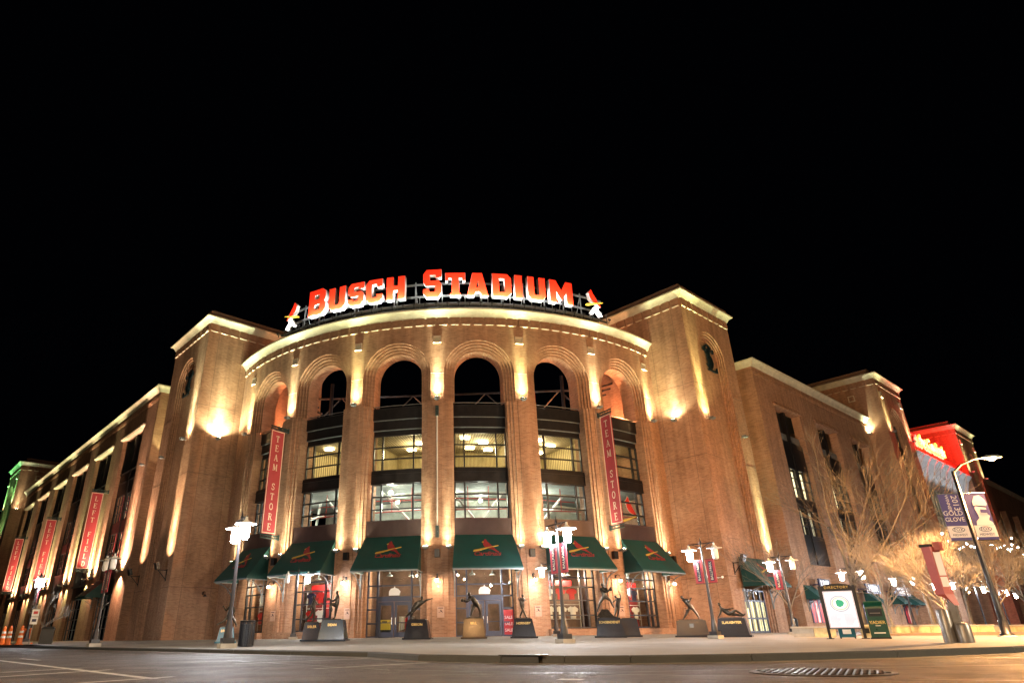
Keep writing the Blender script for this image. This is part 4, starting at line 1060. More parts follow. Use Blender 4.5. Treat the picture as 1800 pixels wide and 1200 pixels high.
M['silver'] = mat('silver metal panel', (0.55, 0.56, 0.58), 0.45, 0.1, var=0.1)
gate()

def upper_deck():
    """dark steel seen against the night through the open arches"""
    mb = MB()
    for x in range(-16, 17, 8): mb.tube([(x, 14, 16.4), (x, 14, 26)], 0.16, 6); mb.tube([(x, 14, 20), (x + 4, 14, 24.2)], 0.09, 5); mb.tube([(x + 4, 14, 24.2), (x + 8, 14, 20)], 0.09, 5)
    for z in (19.8, 24.2): mb.tube([(-18, 14, z), (18, 14, z)], 0.14, 6)
    for sg in (-1, 1):
        for k in range(5): mb.tube([(sg * (11 + k * 0.7), 6 + k, 18.5 + k), (sg * (15 + k * 0.7), 9 + k, 20.5 + k)], 0.10, 5)
        mb.tube([(sg * 11.8, 9, 16.4), (sg * 11.8, 9, 24)], 0.2, 6)
    mb.build('upper_deck_steel', M['pole'], stadium)
    for sg, th in ((-1, BAYS[1]), (1, BAYS[4])):
        mb = MB(); p = Fdrum(th * RC + sg * 0.9, 20.3, -7); mb.box(p.x - 0.35, p.x + 0.35, p.y - 0.03, p.y + 0.03, 19.9, 22.3); mb.build('field_pennant', M['bannerred'], stadium)
    for sg in (-1, 1): point(None, (sg * 9, 9, 18), 320, (1, 0.8, 0.7), 0.3)
upper_deck()

# ================================================================== ROOFTOP SIGN
GLY = {
 'B': [[(0, 0), (.8, 0), (1, .15), (1, .40), (.9, .51), (1, .62), (1, .87), (.8, 1), (0, 1)], [(.34, .2), (.34, .42), (.66, .42), (.66, .2)], [(.34, .61), (.34, .8), (.64, .8), (.64, .61)]],
 'U': [[(0, 1), (.36, 1), (.36, .22), (.64, .22), (.64, 1), (1, 1), (1, .17), (.82, 0), (.18, 0), (0, .17)]],
 'S': [[(0, .15), (.18, 0), (.82, 0), (1, .16), (1, .45), (.84, .6), (.35, .6), (.35, .8), (.68, .8), (.68, .71), (1, .71), (1, .85), (1, 1), (.18, 1), (0, .84), (0, .55), (.16, .41), (.65, .41), (.65, .2), (.32, .2), (.32, .30), (0, .30)]],
 'C': [[(.18, 0), (.82, 0), (1, .16), (1, .33), (.66, .33), (.66, .2), (.35, .2), (.35, .8), (.66, .8), (.66, .67), (1, .67), (1, 1), (.18, 1), (0, .84), (0, .16)]],
 'H': [[(0, 0), (.37, 0), (.37, .4), (.63, .4), (.63, 0), (1, 0), (1, 1), (.63, 1), (.63, .6), (.37, .6), (.37, 1), (0, 1)]],
 'T': [[(.24, 0), (.76, 0), (.76, .10), (.68, .10), (.68, .78), (.86, .78), (.86, .66), (1, .66), (1, 1), (0, 1), (0, .66), (.14, .66), (.14, .78), (.32, .78), (.32, .10), (.24, .10)]],
 'A': [[(0, 0), (.34, 0), (.39, .18), (.61, .18), (.66, 0), (1, 0), (.73, 1), (.27, 1)], [(.43, .36), (.57, .36), (.5, .72)]],
 'D': [[(0, 0), (.8, 0), (1, .18), (1, .82), (.8, 1), (0, 1)], [(.35, .2), (.35, .8), (.65, .8), (.65, .2)]],
 'I': [[(0, 0), (1, 0), (1, 1), (0, 1)]],
 'M': [[(0, 0), (.27, 0), (.27, .52), (.5, .14), (.73, .52), (.73, 0), (1, 0), (1, 1), (.72, 1), (.5, .58), (.28, 1), (0, 1)]],
}
def rooftop_sign():
    t = thing('rooftop_sign', 'big red letters with white sides on a steel frame along the rotunda roof', 'sign', (0, DC.y, 0))
    L = [('B', -27.64, -23.32, 2.80, 28.50), ('U', -22.51, -18.6, 2.42, 28.50), ('S', -18.02, -14.5, 2.42, 28.50), ('C', -14.08, -10.6, 2.42, 28.50), ('H', -9.84, -6.10, 2.42, 28.50),
         ('S', -2.59, 0.99, 2.95, 28.40), ('T', 1.66, 5.54, 2.42, 28.50), ('A', 5.76, 9.89, 2.42, 28.50), ('D', 10.67, 14.46, 2.42, 28.50), ('I', 15.1, 16.6, 2.42, 28.50), ('U', 17.68, 21.4, 2.42, 28.50), ('M', 22.26, 27.4, 2.42, 28.50)]
    D = Vector((0, DC.y, 0))
    def place(splines, th, z, d, ext, bev=0):
        me = poly_mesh(splines, ext, bev); p = Fdrum(th * RC, z, d) - D
        me.transform(basis(p, (cos(th), sin(th), 0), (0, 0, 1))); return me
    for ch, a, b, h, z in L:
        th = radians((a + b) / 2); wd = radians(b - a) * 27.5
        sp = [[((x - 0.5) * wd, y * h) for x, y in s] for s in GLY[ch]]
        me = place(sp, th, z, 0.28, 0.24); me.materials.clear(); me.materials.append(M['letter_can']); o = link('letter', me, t)
        me = place([[(x * 0.985, 0.02 + y * 0.985) for x, y in s] for s in sp], th, z, 0.545, 0.018); me.materials.clear(); me.materials.append(M['letter_face']); link('letter_face', me, o)
        for e in (-0.28, 0.28):
            spot(t, Fdrum(th * RC + e * wd, z - 0.46, 1.0) - D, Vector((-sin(th) * 0.3, cos(th) * 0.3, 1)), 230 if wd > 1.2 else 130, (1.0, 0.95, 0.86), 120, 0.5, 0.05)
    # steel frame
    mb = MB()
    for z, d in ((28.2, -0.35), (29.0, -0.35), (30.3, -0.35), (27.75, 0.25), (27.9, -0.6)):
        fbox(mb, F0, -17.2, 17.2, z - 0.08, z + 0.08, d - 0.08, d + 0.08, 36)
    for k in range(-16, 17, 2):
        s = k * 1.04; mb.tube([F0(s, 27.2, -0.35), F0(s, 30.6, -0.35)], 0.07, 5); mb.tube([F0(s, 27.2, -1.8), F0(s, 30.2, -0.4)], 0.05, 5); mb.tube([F0(s + .5, 27.2, 0.3), F0(s + .5, 28.6, 0.28)], 0.05, 5)
    mb.build('sign_frame', M['steel'], t)
    mb = MB(); mb.tube([(0, 0.15, -0.36), (0, 0, 0)], 0.035, 5); mb.box(-0.13, 0.13, -0.07, 0.07, -0.06, 0.06); fm = mb.mesh('floodlight', M['black'])
    for k in range(-17, 18):
        s = k * 0.98; link('floodlight', fm, t, Fdrum(s, 27.56, 1.1) - D, s / RC)
    # perched birds at both ends
    for sg, a, b in ((-1, -35.4, -29.6), (1, 30.0, 35.2)):
        th = radians((a + b) / 2); k = -sg * 1.0
        out = [[(-sg * -1 * x * 1.0, 1.55 + y * 1.65) for x, y in BIRD]]
        fx = 1 if sg > 0 else -1
        bd = [[(fx * x * 1.35 - fx * 0.25, 1.45 + y * 1.45) for x, y in BIRD]]
        me = place(bd, th, 28.1, 0.25, 0.2); me.materials.clear(); me.materials.append(M['letter_can']); o = link('bird', me, t)
        me = place(bd, th, 28.1, 0.47, 0.02); me.materials.clear(); me.materials.append(M['letter_face']); link('bird_face', me, o)
        bt = [[(fx * x * 1.2, 1.15 - y * 1.2 * -1 * 0.5 + y * 0.6) for x, y in BAT]]
        me = place([[(fx * x * 1.25, 1.25 + y * 1.3) for x, y in BAT]], th, 28.0, 0.5, 0.08); me.materials.clear(); me.materials.append(M['yellow']); link('bat', me, o)
        me = place([[(fx * (0.15 + x), y) for x, y in ((-0.75, 0.25), (-0.2, 0.95), (0.25, 0.85), (0.75, 0.1), (0.45, 0.0), (0.05, 0.55), (-0.45, 0.1))]], th, 28.0, 0.35, 0.14); me.materials.clear(); me.materials.append(M['letter_can']); link('perch', me, o)
        for e in (-0.5, 0.5): spot(t, Fdrum(th * RC + e, 27.62, 1.2) - D, Vector((-sin(th) * 0.34, cos(th) * 0.34, 1)), 190, (1.0, 0.95, 0.88), 105, 0.5, 0.05)
rooftop_sign()

# ================================================================== HANGING BANNERS
def ring(cx, cy, rx, ry, a0=0, a1=360, n=14): return [(cx + rx * cos(radians(a0 + (a1 - a0) * i / n)), cy + ry * sin(radians(a0 + (a1 - a0) * i / n))) for i in range(n + 1)]
SER = {   # strokes of a plain roman capital: (points, width)
 'T': [([(.36, 0), (.36, 1)], .15), ([(0, .96), (.72, .96)], .08), ([(.03, .96), (.03, .78)], .06), ([(.69, .96), (.69, .78)], .06), ([(.2, .03), (.52, .03)], .06)],
 'E': [([(.14, 0), (.14, 1)], .15), ([(0, .97), (.62, .97)], .07), ([(0, .03), (.66, .03)], .07), ([(.14, .52), (.48, .52)], .07), ([(.60, 1), (.60, .8)], .06), ([(.63, 0), (.63, .22)], .06), ([(.47, .42), (.47, .62)], .05)],
 'A': [([(.08, 0), (.36, 1)], .08), ([(.36, 1), (.66, 0)], .15), ([(.2, .35), (.54, .35)], .07), ([(-.04, .03), (.2, .03)], .06), ([(.52, .03), (.8, .03)], .06)],
 'M': [([(.08, 0), (.12, 1)], .08), ([(.12, 1), (.42, .08)], .15), ([(.42, .08), (.72, 1)], .07), ([(.74, 1), (.76, 0)], .15), ([(-.04, .03), (.2, .03)], .06), ([(.62, .03), (.9, .03)], .06), ([(0, .97), (.14, .97)], .06), ([(.7, .97), (.86, .97)], .06)],
 'S': [([(.56, .74), (.56, .93), (.36, .97), (.16, .9), (.1, .74), (.2, .6), (.42, .48), (.56, .36), (.54, .14), (.34, .03), (.12, .08), (.07, .28)], .11)],
 'O': [(ring(.37, .5, .31, .46), .12)],
 'R': [([(.14, 0), (.14, 1)], .15), ([(.0, .97), (.36, .97), (.54, .88), (.56, .68), (.42, .54), (.14, .5)], .08), ([(.34, .52), (.64, .03)], .13), ([(0, .03), (.28, .03)], .06), ([(.58, .03), (.74, .03)], .06)],
 'L': [([(.16, 0), (.16, 1)], .15), ([(0, .97), (.32, .97)], .06), ([(0, .03), (.62, .03)], .07), ([(.60, 0), (.60, .26)], .06)],
 'F': [([(.14, 0), (.14, 1)], .15), ([(0, .97), (.62, .97)], .07), ([(.14, .52), (.48, .52)], .07), ([(.60, 1), (.60, .78)], .06), ([(0, .03), (.3, .03)], .06), ([(.47, .42), (.47, .62)], .05)],
 'I': [([(.2, 0), (.2, 1)], .15), ([(.04, .97), (.36, .97)], .06), ([(.04, .03), (.36, .03)], .06)],
 'D': [([(.14, 0), (.14, 1)], .15), ([(0, .97), (.34, .97), (.56, .82), (.64, .5), (.56, .18), (.34, .03), (0, .03)], .1)],
}
GW = {'T': .72, 'E': .66, 'A': .74, 'M': .86, 'S': .62, 'O': .74, 'R': .7, 'L': .64, 'F': .62, 'I': .4, 'D': .68}
def banner(F, s, z0, z1, d0, d1, text, flip, label, group, side, m=None):
    """banner hung square to the wall; side = +-1 the face that carries the letters, flip = +1 when letters run outwards"""
    p = F(s, z0, 0); t = thing('hanging_banner', label, 'banner', p, 0, group)
    G = lambda ss, z, d: F(ss, z, d) - p
    th = 0.03
    mb = MB(); fbox(mb, G, s - th, s + th, z0, z1, d0, d1); mb.build('cloth', m or M['bannerred'], t)
    mb = MB(); e = side * (th + 0.004); e2 = side * (th + 0.012); w = 0.06
    for a, b, c, d in ((d0 + .03, d0 + .03 + w, z0 + .05, z1 - .05), (d1 - .03 - w, d1 - .03, z0 + .05, z1 - .05), (d0 + .03 + w, d1 - .03 - w, z1 - .05 - w, z1 - .05), (d0 + .03 + w, d1 - .03 - w, z0 + .05, z0 + .05 + w)):
        fbox(mb, G, min(s + e, s + e2), max(s + e, s + e2), c, d, a, b)
    mb.build('border', M['cream'], t)
    n = len(text); H = z1 - z0 - 0.5; step = H / n; sz = 0.60 * min(1.0, step / 0.95) ; mid = (d0 + d1) / 2
    for i, ch in enumerate(text):
        if ch == ' ': continue
        zc = z1 - 0.35 - (i + 0.5) * step; mb = MB()
        for pts, wd in SER[ch]:
            for (ax, ay), (bx, by) in zip(pts, pts[1:]):
                L = hypot(bx - ax, by - ay) or 1; nx, ny = -(by - ay) / L * wd / 2, (bx - ax) / L * wd / 2; ex, ey = (bx - ax) / L * 0.012, (by - ay) / L * 0.012
                q = [(ax + nx - ex, ay + ny - ey), (bx + nx + ex, by + ny + ey), (bx - nx + ex, by - ny + ey), (ax - nx - ex, ay - ny - ey)]
                k = e2 + side * 0.0006 * (len(mb.f) + 1)
                mb.face([G(s + k, zc + (y - 0.5) * sz * 1.05, mid + flip * (x - GW[ch] / 2) * sz) for x, y in q])
        mb.build('letter', M['cream'], t)
    for z, zz in ((z1 + 0.10, z1 + 0.34), (z0 - 0.34, z0 - 0.10)):
        mb = MB()
        for q in (z, zz): fbox(mb, G, s - 0.05, s + 0.05, q - 0.05, q + 0.05, 0.0, d1 + 0.08)
        for k in range(5): dd = d0 + (d1 - d0) * k / 4; mb.tube([G(s, z, dd), G(s, zz, dd)], 0.03, 4)
        fbox(mb, G, s - 0.10, s + 0.10, z - 0.12, zz + 0.12, -0.02, 0.12)
        mb.tube([G(s, z, 0.1), G(s, zz, d0 + 0.3)], 0.03, 4)
        mb.build('bracket', M['bannersteel'], t)
    return t
M['bannersteel'] = mat('dark green painted steel', (0.03, 0.055, 0.055), 0.4, 0.3)
thS = 2 * PITCH * RC
banner(Fdrum, -thS, 8.15, 17.2, 0.50, 2.0, 'TEAM STORE', -1, 'tall red banner reading TEAM STORE on the pier left of the rotunda centre', 'tall red letter banners', 1)
banner(Fdrum, thS, 8.35, 17.75, 0.30, 1.75, 'TEAM STORE', 1, 'tall red banner reading TEAM STORE on the pier right of the rotunda centre', 'tall red letter banners', -1)
for k, (u, nm) in enumerate(((51.4, 'nearest the corner tower'), (77.0, 'in the middle of the side wing'), (102.6, 'farthest along the side wing'))):
    banner(FL, u, 8.0, 17.2 - 0.1 * k, 0.55, 1.95, 'LEFT FIELD', -1, f'tall red banner reading LEFT FIELD {nm}', 'tall red letter banners', -1)
# bare bracket with no banner on the middle pier
t = thing('banner_bracket', 'empty banner bracket pair with a bare steel cable on the middle pier', 'bracket', Fdrum(0, 7.5, 0))
for z in (7.6, 17.6):
    mb = MB(); mb.box(-0.14, 0.14, -0.30, 0.0, z - 7.5 - 0.45, z - 7.5 + 0.45); mb.tube([(0, -0.2, z - 7.5), (0, -0.5, z - 7.5)], 0.05, 5)
    mb.build('plate', M['bannersteel'], t)
mb = MB(); mb.tube([(0, -0.16, 0.5), (0, -0.16, 9.8)], 0.055, 6); mb.build('cable', M['steelw'], t)

# ================================================================== WALL SCONCES at the ground floor piers
def sconces():
    mb = MB(); mb.tube([(0, 0.0, 0.35), (0, -0.25, 0.5), (0, -0.5, 0.42), (0, -0.55, 0.2)], 0.025, 6); mb.lathe([(0.03, 0.22), (0.06, 0.18), (0.19, 0.08), (0.20, 0.05)], 14, (0, -0.55, 0)); mb.box(-0.07, 0.07, -0.03, 0.0, 0.22, 0.48)
    h = mb.mesh('gooseneck_sconce', M['black'])
    mb = MB(); mb.lathe([(0.02, 0.09), (0.10, 0.05), (0.12, -0.02), (0.08, -0.08), (0.01, -0.10)], 12, (0, -0.55, 0)); g = mb.mesh('bulb', M['sconce'])
    for k, th in enumerate(PIERS):
        z = 3.95 if k not in (0, 6) else 3.9
        s = th * RC + (0.9 if k == 0 else -0.9 if k == 6 else 0)
        if k == 0: continue
        o = link('gooseneck_sconce', h, stadium, Fdrum(s, z, 0.07), s / RC); link('bulb', g, o)
        p = Fdrum(s, z - 0.12, 0.62); spot(None, p, Vector((0, 0, -1)), 75, (1.0, 0.70, 0.50), 160, 0.5, 0.12)
    FS, FI, A, nc = TF[-1]
    link('gooseneck_sconce', h, stadium, FI(3.2, 3.6, 0), atan2(FI.out.y, FI.out.x) + pi / 2)
    # speaker boxes between the pier uplights and plaques at eye level
    mb = MB(); mb.box(-0.20, 0.20, -0.42, -0.08, -0.3, 0.3); mb.box(-0.06, 0.06, -0.1, 0, -0.1, 0.1); sp = mb.mesh('wall_speaker', M['black'])
    mb = MB(); mb.box(-0.27, 0.27, -0.05, 0.0, -0.36, 0.36); mb.box(-0.29, 0.29, -0.06, 0.0, -0.42, -0.36); pq = mb.mesh('wall_plaque', M['plaque'])
    b, tt, kk, x = emblem_meshes(0.2); rl = join([b, tt]); rl.transform(basis((0, -0.06, -0.02), (1, 0, 0), (0, 0, 1)))
    rl.materials.clear(); rl.materials.append(M['spandrel'])
    mb = MB(); mb.box(-0.19, 0.19, -0.058, -0.05, 0.22, 0.28); hd = mb.mesh('heading', M['spandrel'])
    for k, th in enumerate(PIERS[1:], 1):
        link('wall_speaker', sp, stadium, Fdrum(th * RC, 5.95, 0.07), th)
        o = link('wall_plaque', pq, stadium, Fdrum(th * RC + (0.25 if k < 6 else 1.2), 1.75, 0.07), th); link('relief', rl, o); link('heading', hd, o)
M['plaque'] = mat('pale terracotta plaque', (0.42, 0.26, 0.19), 0.7, var=0.1)
sconces()
def side_door():
    FS, FI, A, nc = TF[1]
    G = FS; d = -0.5
    mb = MB()
    for s in (nc - 1.9, nc - 1.05, nc, nc + 1.05, nc + 1.9): fbox(mb, G, s - 0.07, s + 0.07, 0, 3.4, d - 0.02, d + 0.12)
    for z in (0.08, 1.15, 2.55, 3.4): fbox(mb, G, nc - 1.9, nc + 1.9, z - 0.08, z + 0.08, d, d + 0.1)
    fr = mb.build('side_door', M['bluedoor'], stadium)
    for a, b in ((nc - 1.83, nc - 1.12), (nc - 0.98, nc - 0.07), (nc + 0.07, nc + 0.98), (nc + 1.12, nc + 1.83)):
        for z0, z1 in ((0.16, 1.07), (1.23, 2.47), (2.63, 3.3)): link('pane', pane_mesh(G, a, b, z0, z1, d + 0.05), fr)
    mb = MB(); fquad(mb, G, (nc - 1.9, 0, d + 0.004), (nc + 1.9, 0, d + 0.004), (nc + 1.9, 2.55, d + 0.004), (nc - 1.9, 2.55, d + 0.004)); mb.build('lit_lobby', M['litcream'], fr)
    # awning over it
    aw = MB(); fquad(aw, G, (nc - 2.5, 3.75, 2.0), (nc + 2.5, 3.75, 2.0), (nc + 2.35, 6.1, 0.02), (nc - 2.35, 6.1, 0.02)); fquad(aw, G, (nc - 2.5, 3.62, 2.0), (nc + 2.5, 3.62, 2.0), (nc + 2.5, 3.75, 2.0), (nc - 2.5, 3.75, 2.0))
    a = aw.build('awning', M['awn'], stadium)
    for s, w in ((-1, 2.35), (1, 2.35)):
        mb = MB(); mb.face([G(nc + s * w, 6.1, 0.02), G(nc + s * 2.5, 3.75, 2.0), G(nc + s * 2.5, 3.62, 2.0), G(nc + s * w, 3.62, 0.02)]); mb.build('side_panel', M['awnside'], a)
        mb = MB(); x = nc + s * 2.42; mb.tube([G(x, 1.9, 0.06), G(x, 3.6, 0.06)], 0.05, 6); mb.tube([G(x, 1.95 + 1.6 * sin(q), 0.1 + 1.6 * (1 - cos(q))) for q in [pi / 2 * i / 9 for i in range(10)]], 0.045, 6); mb.tube([G(x, 3.1 + 0.27 * cos(q), 0.42 + 0.27 * sin(q)) for q in [2 * pi * i / 10 for i in range(11)]], 0.025, 5); mb.build('bracket', M['steel'], a)
    b, tt, kk, x = emblem_meshes(1.1); p0, p1 = G(nc, 3.75, 2.0), G(nc, 6.1, 0.02); upv = (p1 - p0).normalized(); Mx = basis(p0.lerp(p1, 0.5) + Vector((S2, -S2, 0)) * 0.03 + Vector((0, 0, 0.03)), (S2, S2, 0), upv)
    for me, m, nm in ((b, 'awnred', 'bird_emblem'), (tt, 'awnyel', 'bat_emblem'), (kk, 'awnyel', 'beak'), (x, 'awnred', 'lettering')): place_mesh(me, nm, M[m], Mx, a)
    # security camera pair
    t = thing('security_camera', 'white dome camera and small lens on one arm fixed to the right tower brick', 'camera', FI(0.9, 4.3, 0), atan2(FI.out.y, FI.out.x) + pi / 2)
    mb = MB(); mb.tube([(-0.5, -0.25, 0.05), (0.5, -0.25, 0.0)], 0.03, 6); mb.tube([(0, 0, 0), (0, -0.25, 0.02)], 0.035, 6); mb.build('arm', M['steelw'], t)
    mb = MB(); mb.lathe([(0.02, 0.2), (0.2, 0.16), (0.22, 0.0), (0.14, -0.16), (0.02, -0.2)], 12, (-0.62, -0.25, 0.1)); mb.build('dome', M['white'], t)
    mb = MB(); mb.tube([(0.45, -0.2, 0.02), (0.62, -0.45, 0.02)], 0.10, 8); mb.build('lens', M['white'], t)
side_door()
def wing_awnings():
    """small awnings over ground floor openings of the two wings"""
    for F, s, w, z0, z1, pr, em in ((FL, 46.2, 4.6, 4.55, 6.45, 2.0, 1), (FR, 36.9, 2.0, 3.0, 4.2, 1.3, 0), (FR, 44.0, 2.4, 3.0, 4.2, 1.3, 0), (FR, 52.5, 2.4, 3.0, 4.2, 1.3, 0), (FR, 61.0, 2.6, 3.0, 4.2, 1.3, 0), (FR, 66.5, 2.6, 3.0, 4.2, 1.3, 0)):
        h = w / 2; a = MB(); fquad(a, F, (s - h, z0, pr), (s + h, z0, pr), (s + h, z1, 0.02), (s - h, z1, 0.02)); fquad(a, F, (s - h, z0 - .13, pr), (s + h, z0 - .13, pr), (s + h, z0, pr), (s - h, z0, pr)); o = a.build('awning', M['awn'], stadium)
        for e in (-1, 1):
            mb = MB(); mb.face([F(s + e * h, z1, 0.02), F(s + e * h, z0, pr), F(s + e * h, z0 - .13, pr), F(s + e * h, z0 - .13, 0.02)]); mb.build('side_panel', M['awnside'], o)
            mb = MB(); x = s + e * (h - 0.08); mb.tube([F(x, z0 - 0.15, 0.05), F(x, z0 - 1.2, 0.05)], 0.04, 5); mb.tube([F(x, z0 - 1.15 + 1.0 * sin(q), 0.06 + (pr - .2) * (1 - cos(q))) for q in [pi / 2 * i / 7 for i in range(8)]], 0.035, 5); mb.build('bracket', M['steel'], o)
    for s, txt in ((38.9, 'UMB'), (52.0, 'MEDIA'), (61.5, 'TICKETS')):
        t = thing('fascia_sign', {'UMB': 'small white lettered fascia sign reading UMB above the ticket windows', 'MEDIA': 'blue fascia sign with white letters reading MEDIA beneath bare branches', 'TICKETS': 'blue fascia sign with white letters reading TICKETS above an awning'}[txt], 'sign', FR(s, 4.3, 0.0), atan2(-S2, S2) + pi / 2)
        mb = MB(); wd = 0.75 * len(txt) + 0.4; mb.box(-wd / 2, wd / 2, -0.9, -0.75, -0.5, 0.5); mb.box(-wd / 2, -wd / 2 + .1, -0.75, 0, -0.1, 0.0); mb.box(wd / 2 - .1, wd / 2, -0.75, 0, -0.1, 0.0); mb.build('board', M['navy'], t)
        me = text_mesh(txt, 0.95, 0.01, 0, 1.0); me.transform(Matrix.Rotation(pi / 2, 4, 'X')); me.transform(Matrix.Translation((0, -0.92, 0))); me.materials.clear(); me.materials.append(M['signwhite']); link('lettering', me, t)
    rnd = random.Random(4)
    for i, (s, g) in enumerate(((36.8, 3), (44.2, 3), (60.6, 3), (66.2, 2), (52.6, 2))):
        for k in range(g):
            nm = ['first', 'second', 'third', 'fourth', 'fifth'][i]
            t = thing('player_poster', ['navy poster with red player', 'red poster with pale player', 'far navy poster with red player'][k] + ' in ' + nm + ' group along the right wing wall', 'poster', FR(s + k * 0.95, 0.9, -0.70 if 38.8 < s < 70 else 0.02), atan2(-S2, S2) + pi / 2, 'player posters on the wing wall')
            mb = MB(); mb.box(-0.44, 0.44, -0.06, 0, -0.1, 2.0); mb.build('panel', M['navy' if k != 1 else 'red'], t)
            mb = MB(); pts = [(-0.25, 0), (-0.2, 0.7), (-0.32, 1.05), (-0.2, 1.35), (-0.1, 1.42), (-0.13, 1.7), (0, 1.82), (0.13, 1.7), (0.1, 1.42), (0.22, 1.35), (0.32, 1.0), (0.2, 0.7), (0.22, 0)]
            me = poly_mesh([pts], 0.006); me.transform(basis((0, -0.07, -0.05), (1, 0, 0), (0, 0, 1))); me.materials.clear(); me.materials.append(M['pink'] if k == 1 else M['red']); link('player_print', me, t)
M['signwhite'] = mat('white sign letters', (0.8, 0.8, 0.8), 0.5, emit=(0.9, 0.92, 1.0), estr=0.5)
wing_awnings()

# ================================================================== STREET LAMPS
def lamp_parts():
    mb = MB(); mb.box(-0.30, 0.30, -0.30, 0.30, -0.06, 0.17); foot = mb.mesh('footing', M['concrete'])
    mb = MB(); mb.box(-0.22, 0.22, -0.22, 0.22, 0.17, 0.36); mb.lathe([(0.17, 0.36), (0.15, 0.62), (0.095, 0.95), (0.085, 1.2), (0.06, 3.9), (0.05, 4.85), (0.075, 4.88), (0.04, 4.95), (0.012, 5.15)], 12); pole = mb.mesh('pole', M['pole'])
    mb = MB(); mb.tube([(-0.78, 0, 4.80), (0.78, 0, 4.80)], 0.032, 6); mb.tube([(-0.55, 0, 4.80), (0, 0, 4.55)], 0.02, 5); mb.tube([(0.55, 0, 4.80), (0, 0, 4.55)], 0.02, 5); arm = mb.mesh('crossarm', M['pole'])
    mb = MB(); mb.lathe([(0.05, 0.56), (0.06, 0.44), (0.14, 0.38), (0.17, 0.33), (0.40, 0.30), (0.42, 0.27), (0.19, 0.26)], 20); cap = mb.mesh('lamp_head', M['steelw'])
    mb = MB(); mb.lathe([(0.16, 0.26), (0.165, 0.0), (0.15, -0.25), (0.10, -0.30), (0.02, -0.31)], 16); g = mb.mesh('globe', M['globe']); g2 = mb.mesh('globe', M['globeoff'])
    mb = MB(); mb.box(-0.02, 0.02, -0.05, 0.05, 3.35, 3.37)
    return foot, pole, arm, cap, g, g2
LP = lamp_parts()
def pole_banner_mesh(sx):
    mb = MB(); mb.box(sx * 0.12, sx * 0.62, -0.012, 0.012, 2.75, 3.95); a = mb.mesh('pole_banner', M['bannerred'])
    mb = MB(); mb.box(sx * 0.26, sx * 0.48, -0.020, -0.0125, 2.85, 3.85); mb.box(sx * 0.26, sx * 0.48, 0.0125, 0.020, 2.85, 3.85); b = mb.mesh('text_strip', M['navy'])
    me = text_mesh('BALLPARK', 0.20, 0.004, 0, 1.0); me.transform(Matrix.Rotation(pi / 2, 4, 'Z')); m2 = me.copy()
    me.transform(Matrix.Rotation(pi / 2, 4, 'X')); me.transform(Matrix.Translation((sx * 0.37, -0.025, 3.35)))
    m2.transform(Matrix.Rotation(pi / 2, 4, 'X')); m2.transform(Matrix.Rotation(pi, 4, 'Z')); m2.transform(Matrix.Translation((sx * 0.37, 0.025, 3.35)))
    for q in (me, m2): q.materials.clear(); q.materials.append(M['cream'])
    c = [me, m2]; d = []
    for z in (2.74, 3.96): mb = MB(); mb.tube([(0, 0, z), (sx * 0.66, 0, z)], 0.016, 5); d.append(mb.mesh('banner_rod', M['pole']))
    return a, b, c, d
PBM = {s: pole_banner_mesh(s) for s in (-1, 1)}
def street_lamp(x, y, ang, label, on=(1, 1), banners=(), group='pedestrian lamps around the plaza', P=None, simple=False):
    t = thing('street_lamp', label, 'street lamp', (x, y, ground_z(x, y)), ang, group)
    foot, pole, arm, cap, g, g2 = LP
    link('footing', foot, t); link('pole', pole, t); link('crossarm', arm, t)
    for s, lit in zip((-0.76, 0.76), on):
        c = link('lamp_head', cap, t, (s, 0, 4.22)); link('globe', g if lit else g2, c)
    for s in banners:
        a, b, c, d = PBM[s]; o = link('pole_banner', a, t); link('text_strip', b, o); [link('lettering', q, o) for q in c]; [link('banner_rod', q, o) for q in d]
    return t
street_lamp(-5.6, -26.5, atan2(1.4, -1.0), 'tall twin lamp on the kerb left of the rotunda beside the black litter bin')
street_lamp(7.46, -23.2, atan2(-0.85, 0.5), 'twin lamp with red banners standing before the rotunda centre right', banners=(-1, 1))
street_lamp(16.05, -14.7, atan2(-0.75, 0.75), 'lamp with one lit and one dark head and red banners before the right tower', on=(1, 0), banners=(-1, 1))
street_lamp(23.75, -5.58, atan2(-0.75, 0.75), 'lamp with one red banner beside the right tower door awning', on=(1, 0), banners=(-1,))
street_lamp(33.15, 4.6, atan2(-0.75, 0.75), 'lamp behind the lit directory board under bare branches', on=(1, 1))
street_lamp(41.5, 12.7, atan2(-0.75, 0.75), 'lamp between the green waste kiosk and the red wayfinding pylon', on=(1, 1))
for i, (x, y) in enumerate(((50.2, 21.4), (58.5, 29.6), (66.5, 37.8), (75, 46))):
    street_lamp(x, y, atan2(-0.75, 0.75), ['lamp just right of the red wayfinding pylon', 'lamp near the foot of the tall street light', 'distant lamp past the tall street light along the right street', 'farthest lamp along the right street'][i])
street_lamp(-10.7, -1.2, 0.2, 'slim lamp close to the shop window behind the paired statues at left', on=(0, 1))
street_lamp(8.6, -3.2, 0.1, 'slim lamp close to the shop window behind the central banner lamp', on=(1, 0))
street_lamp(-17.4, -15.6, atan2(1, -1), 'unlit lamp with red banners near the green awning of the left wing', on=(0, 0), banners=(-1, 1))
street_lamp(-30.5, -2.6, atan2(1, -1), 'lamp with small red banners at the far left kerb by the young tree', on=(1, 0), banners=(-1, 1))

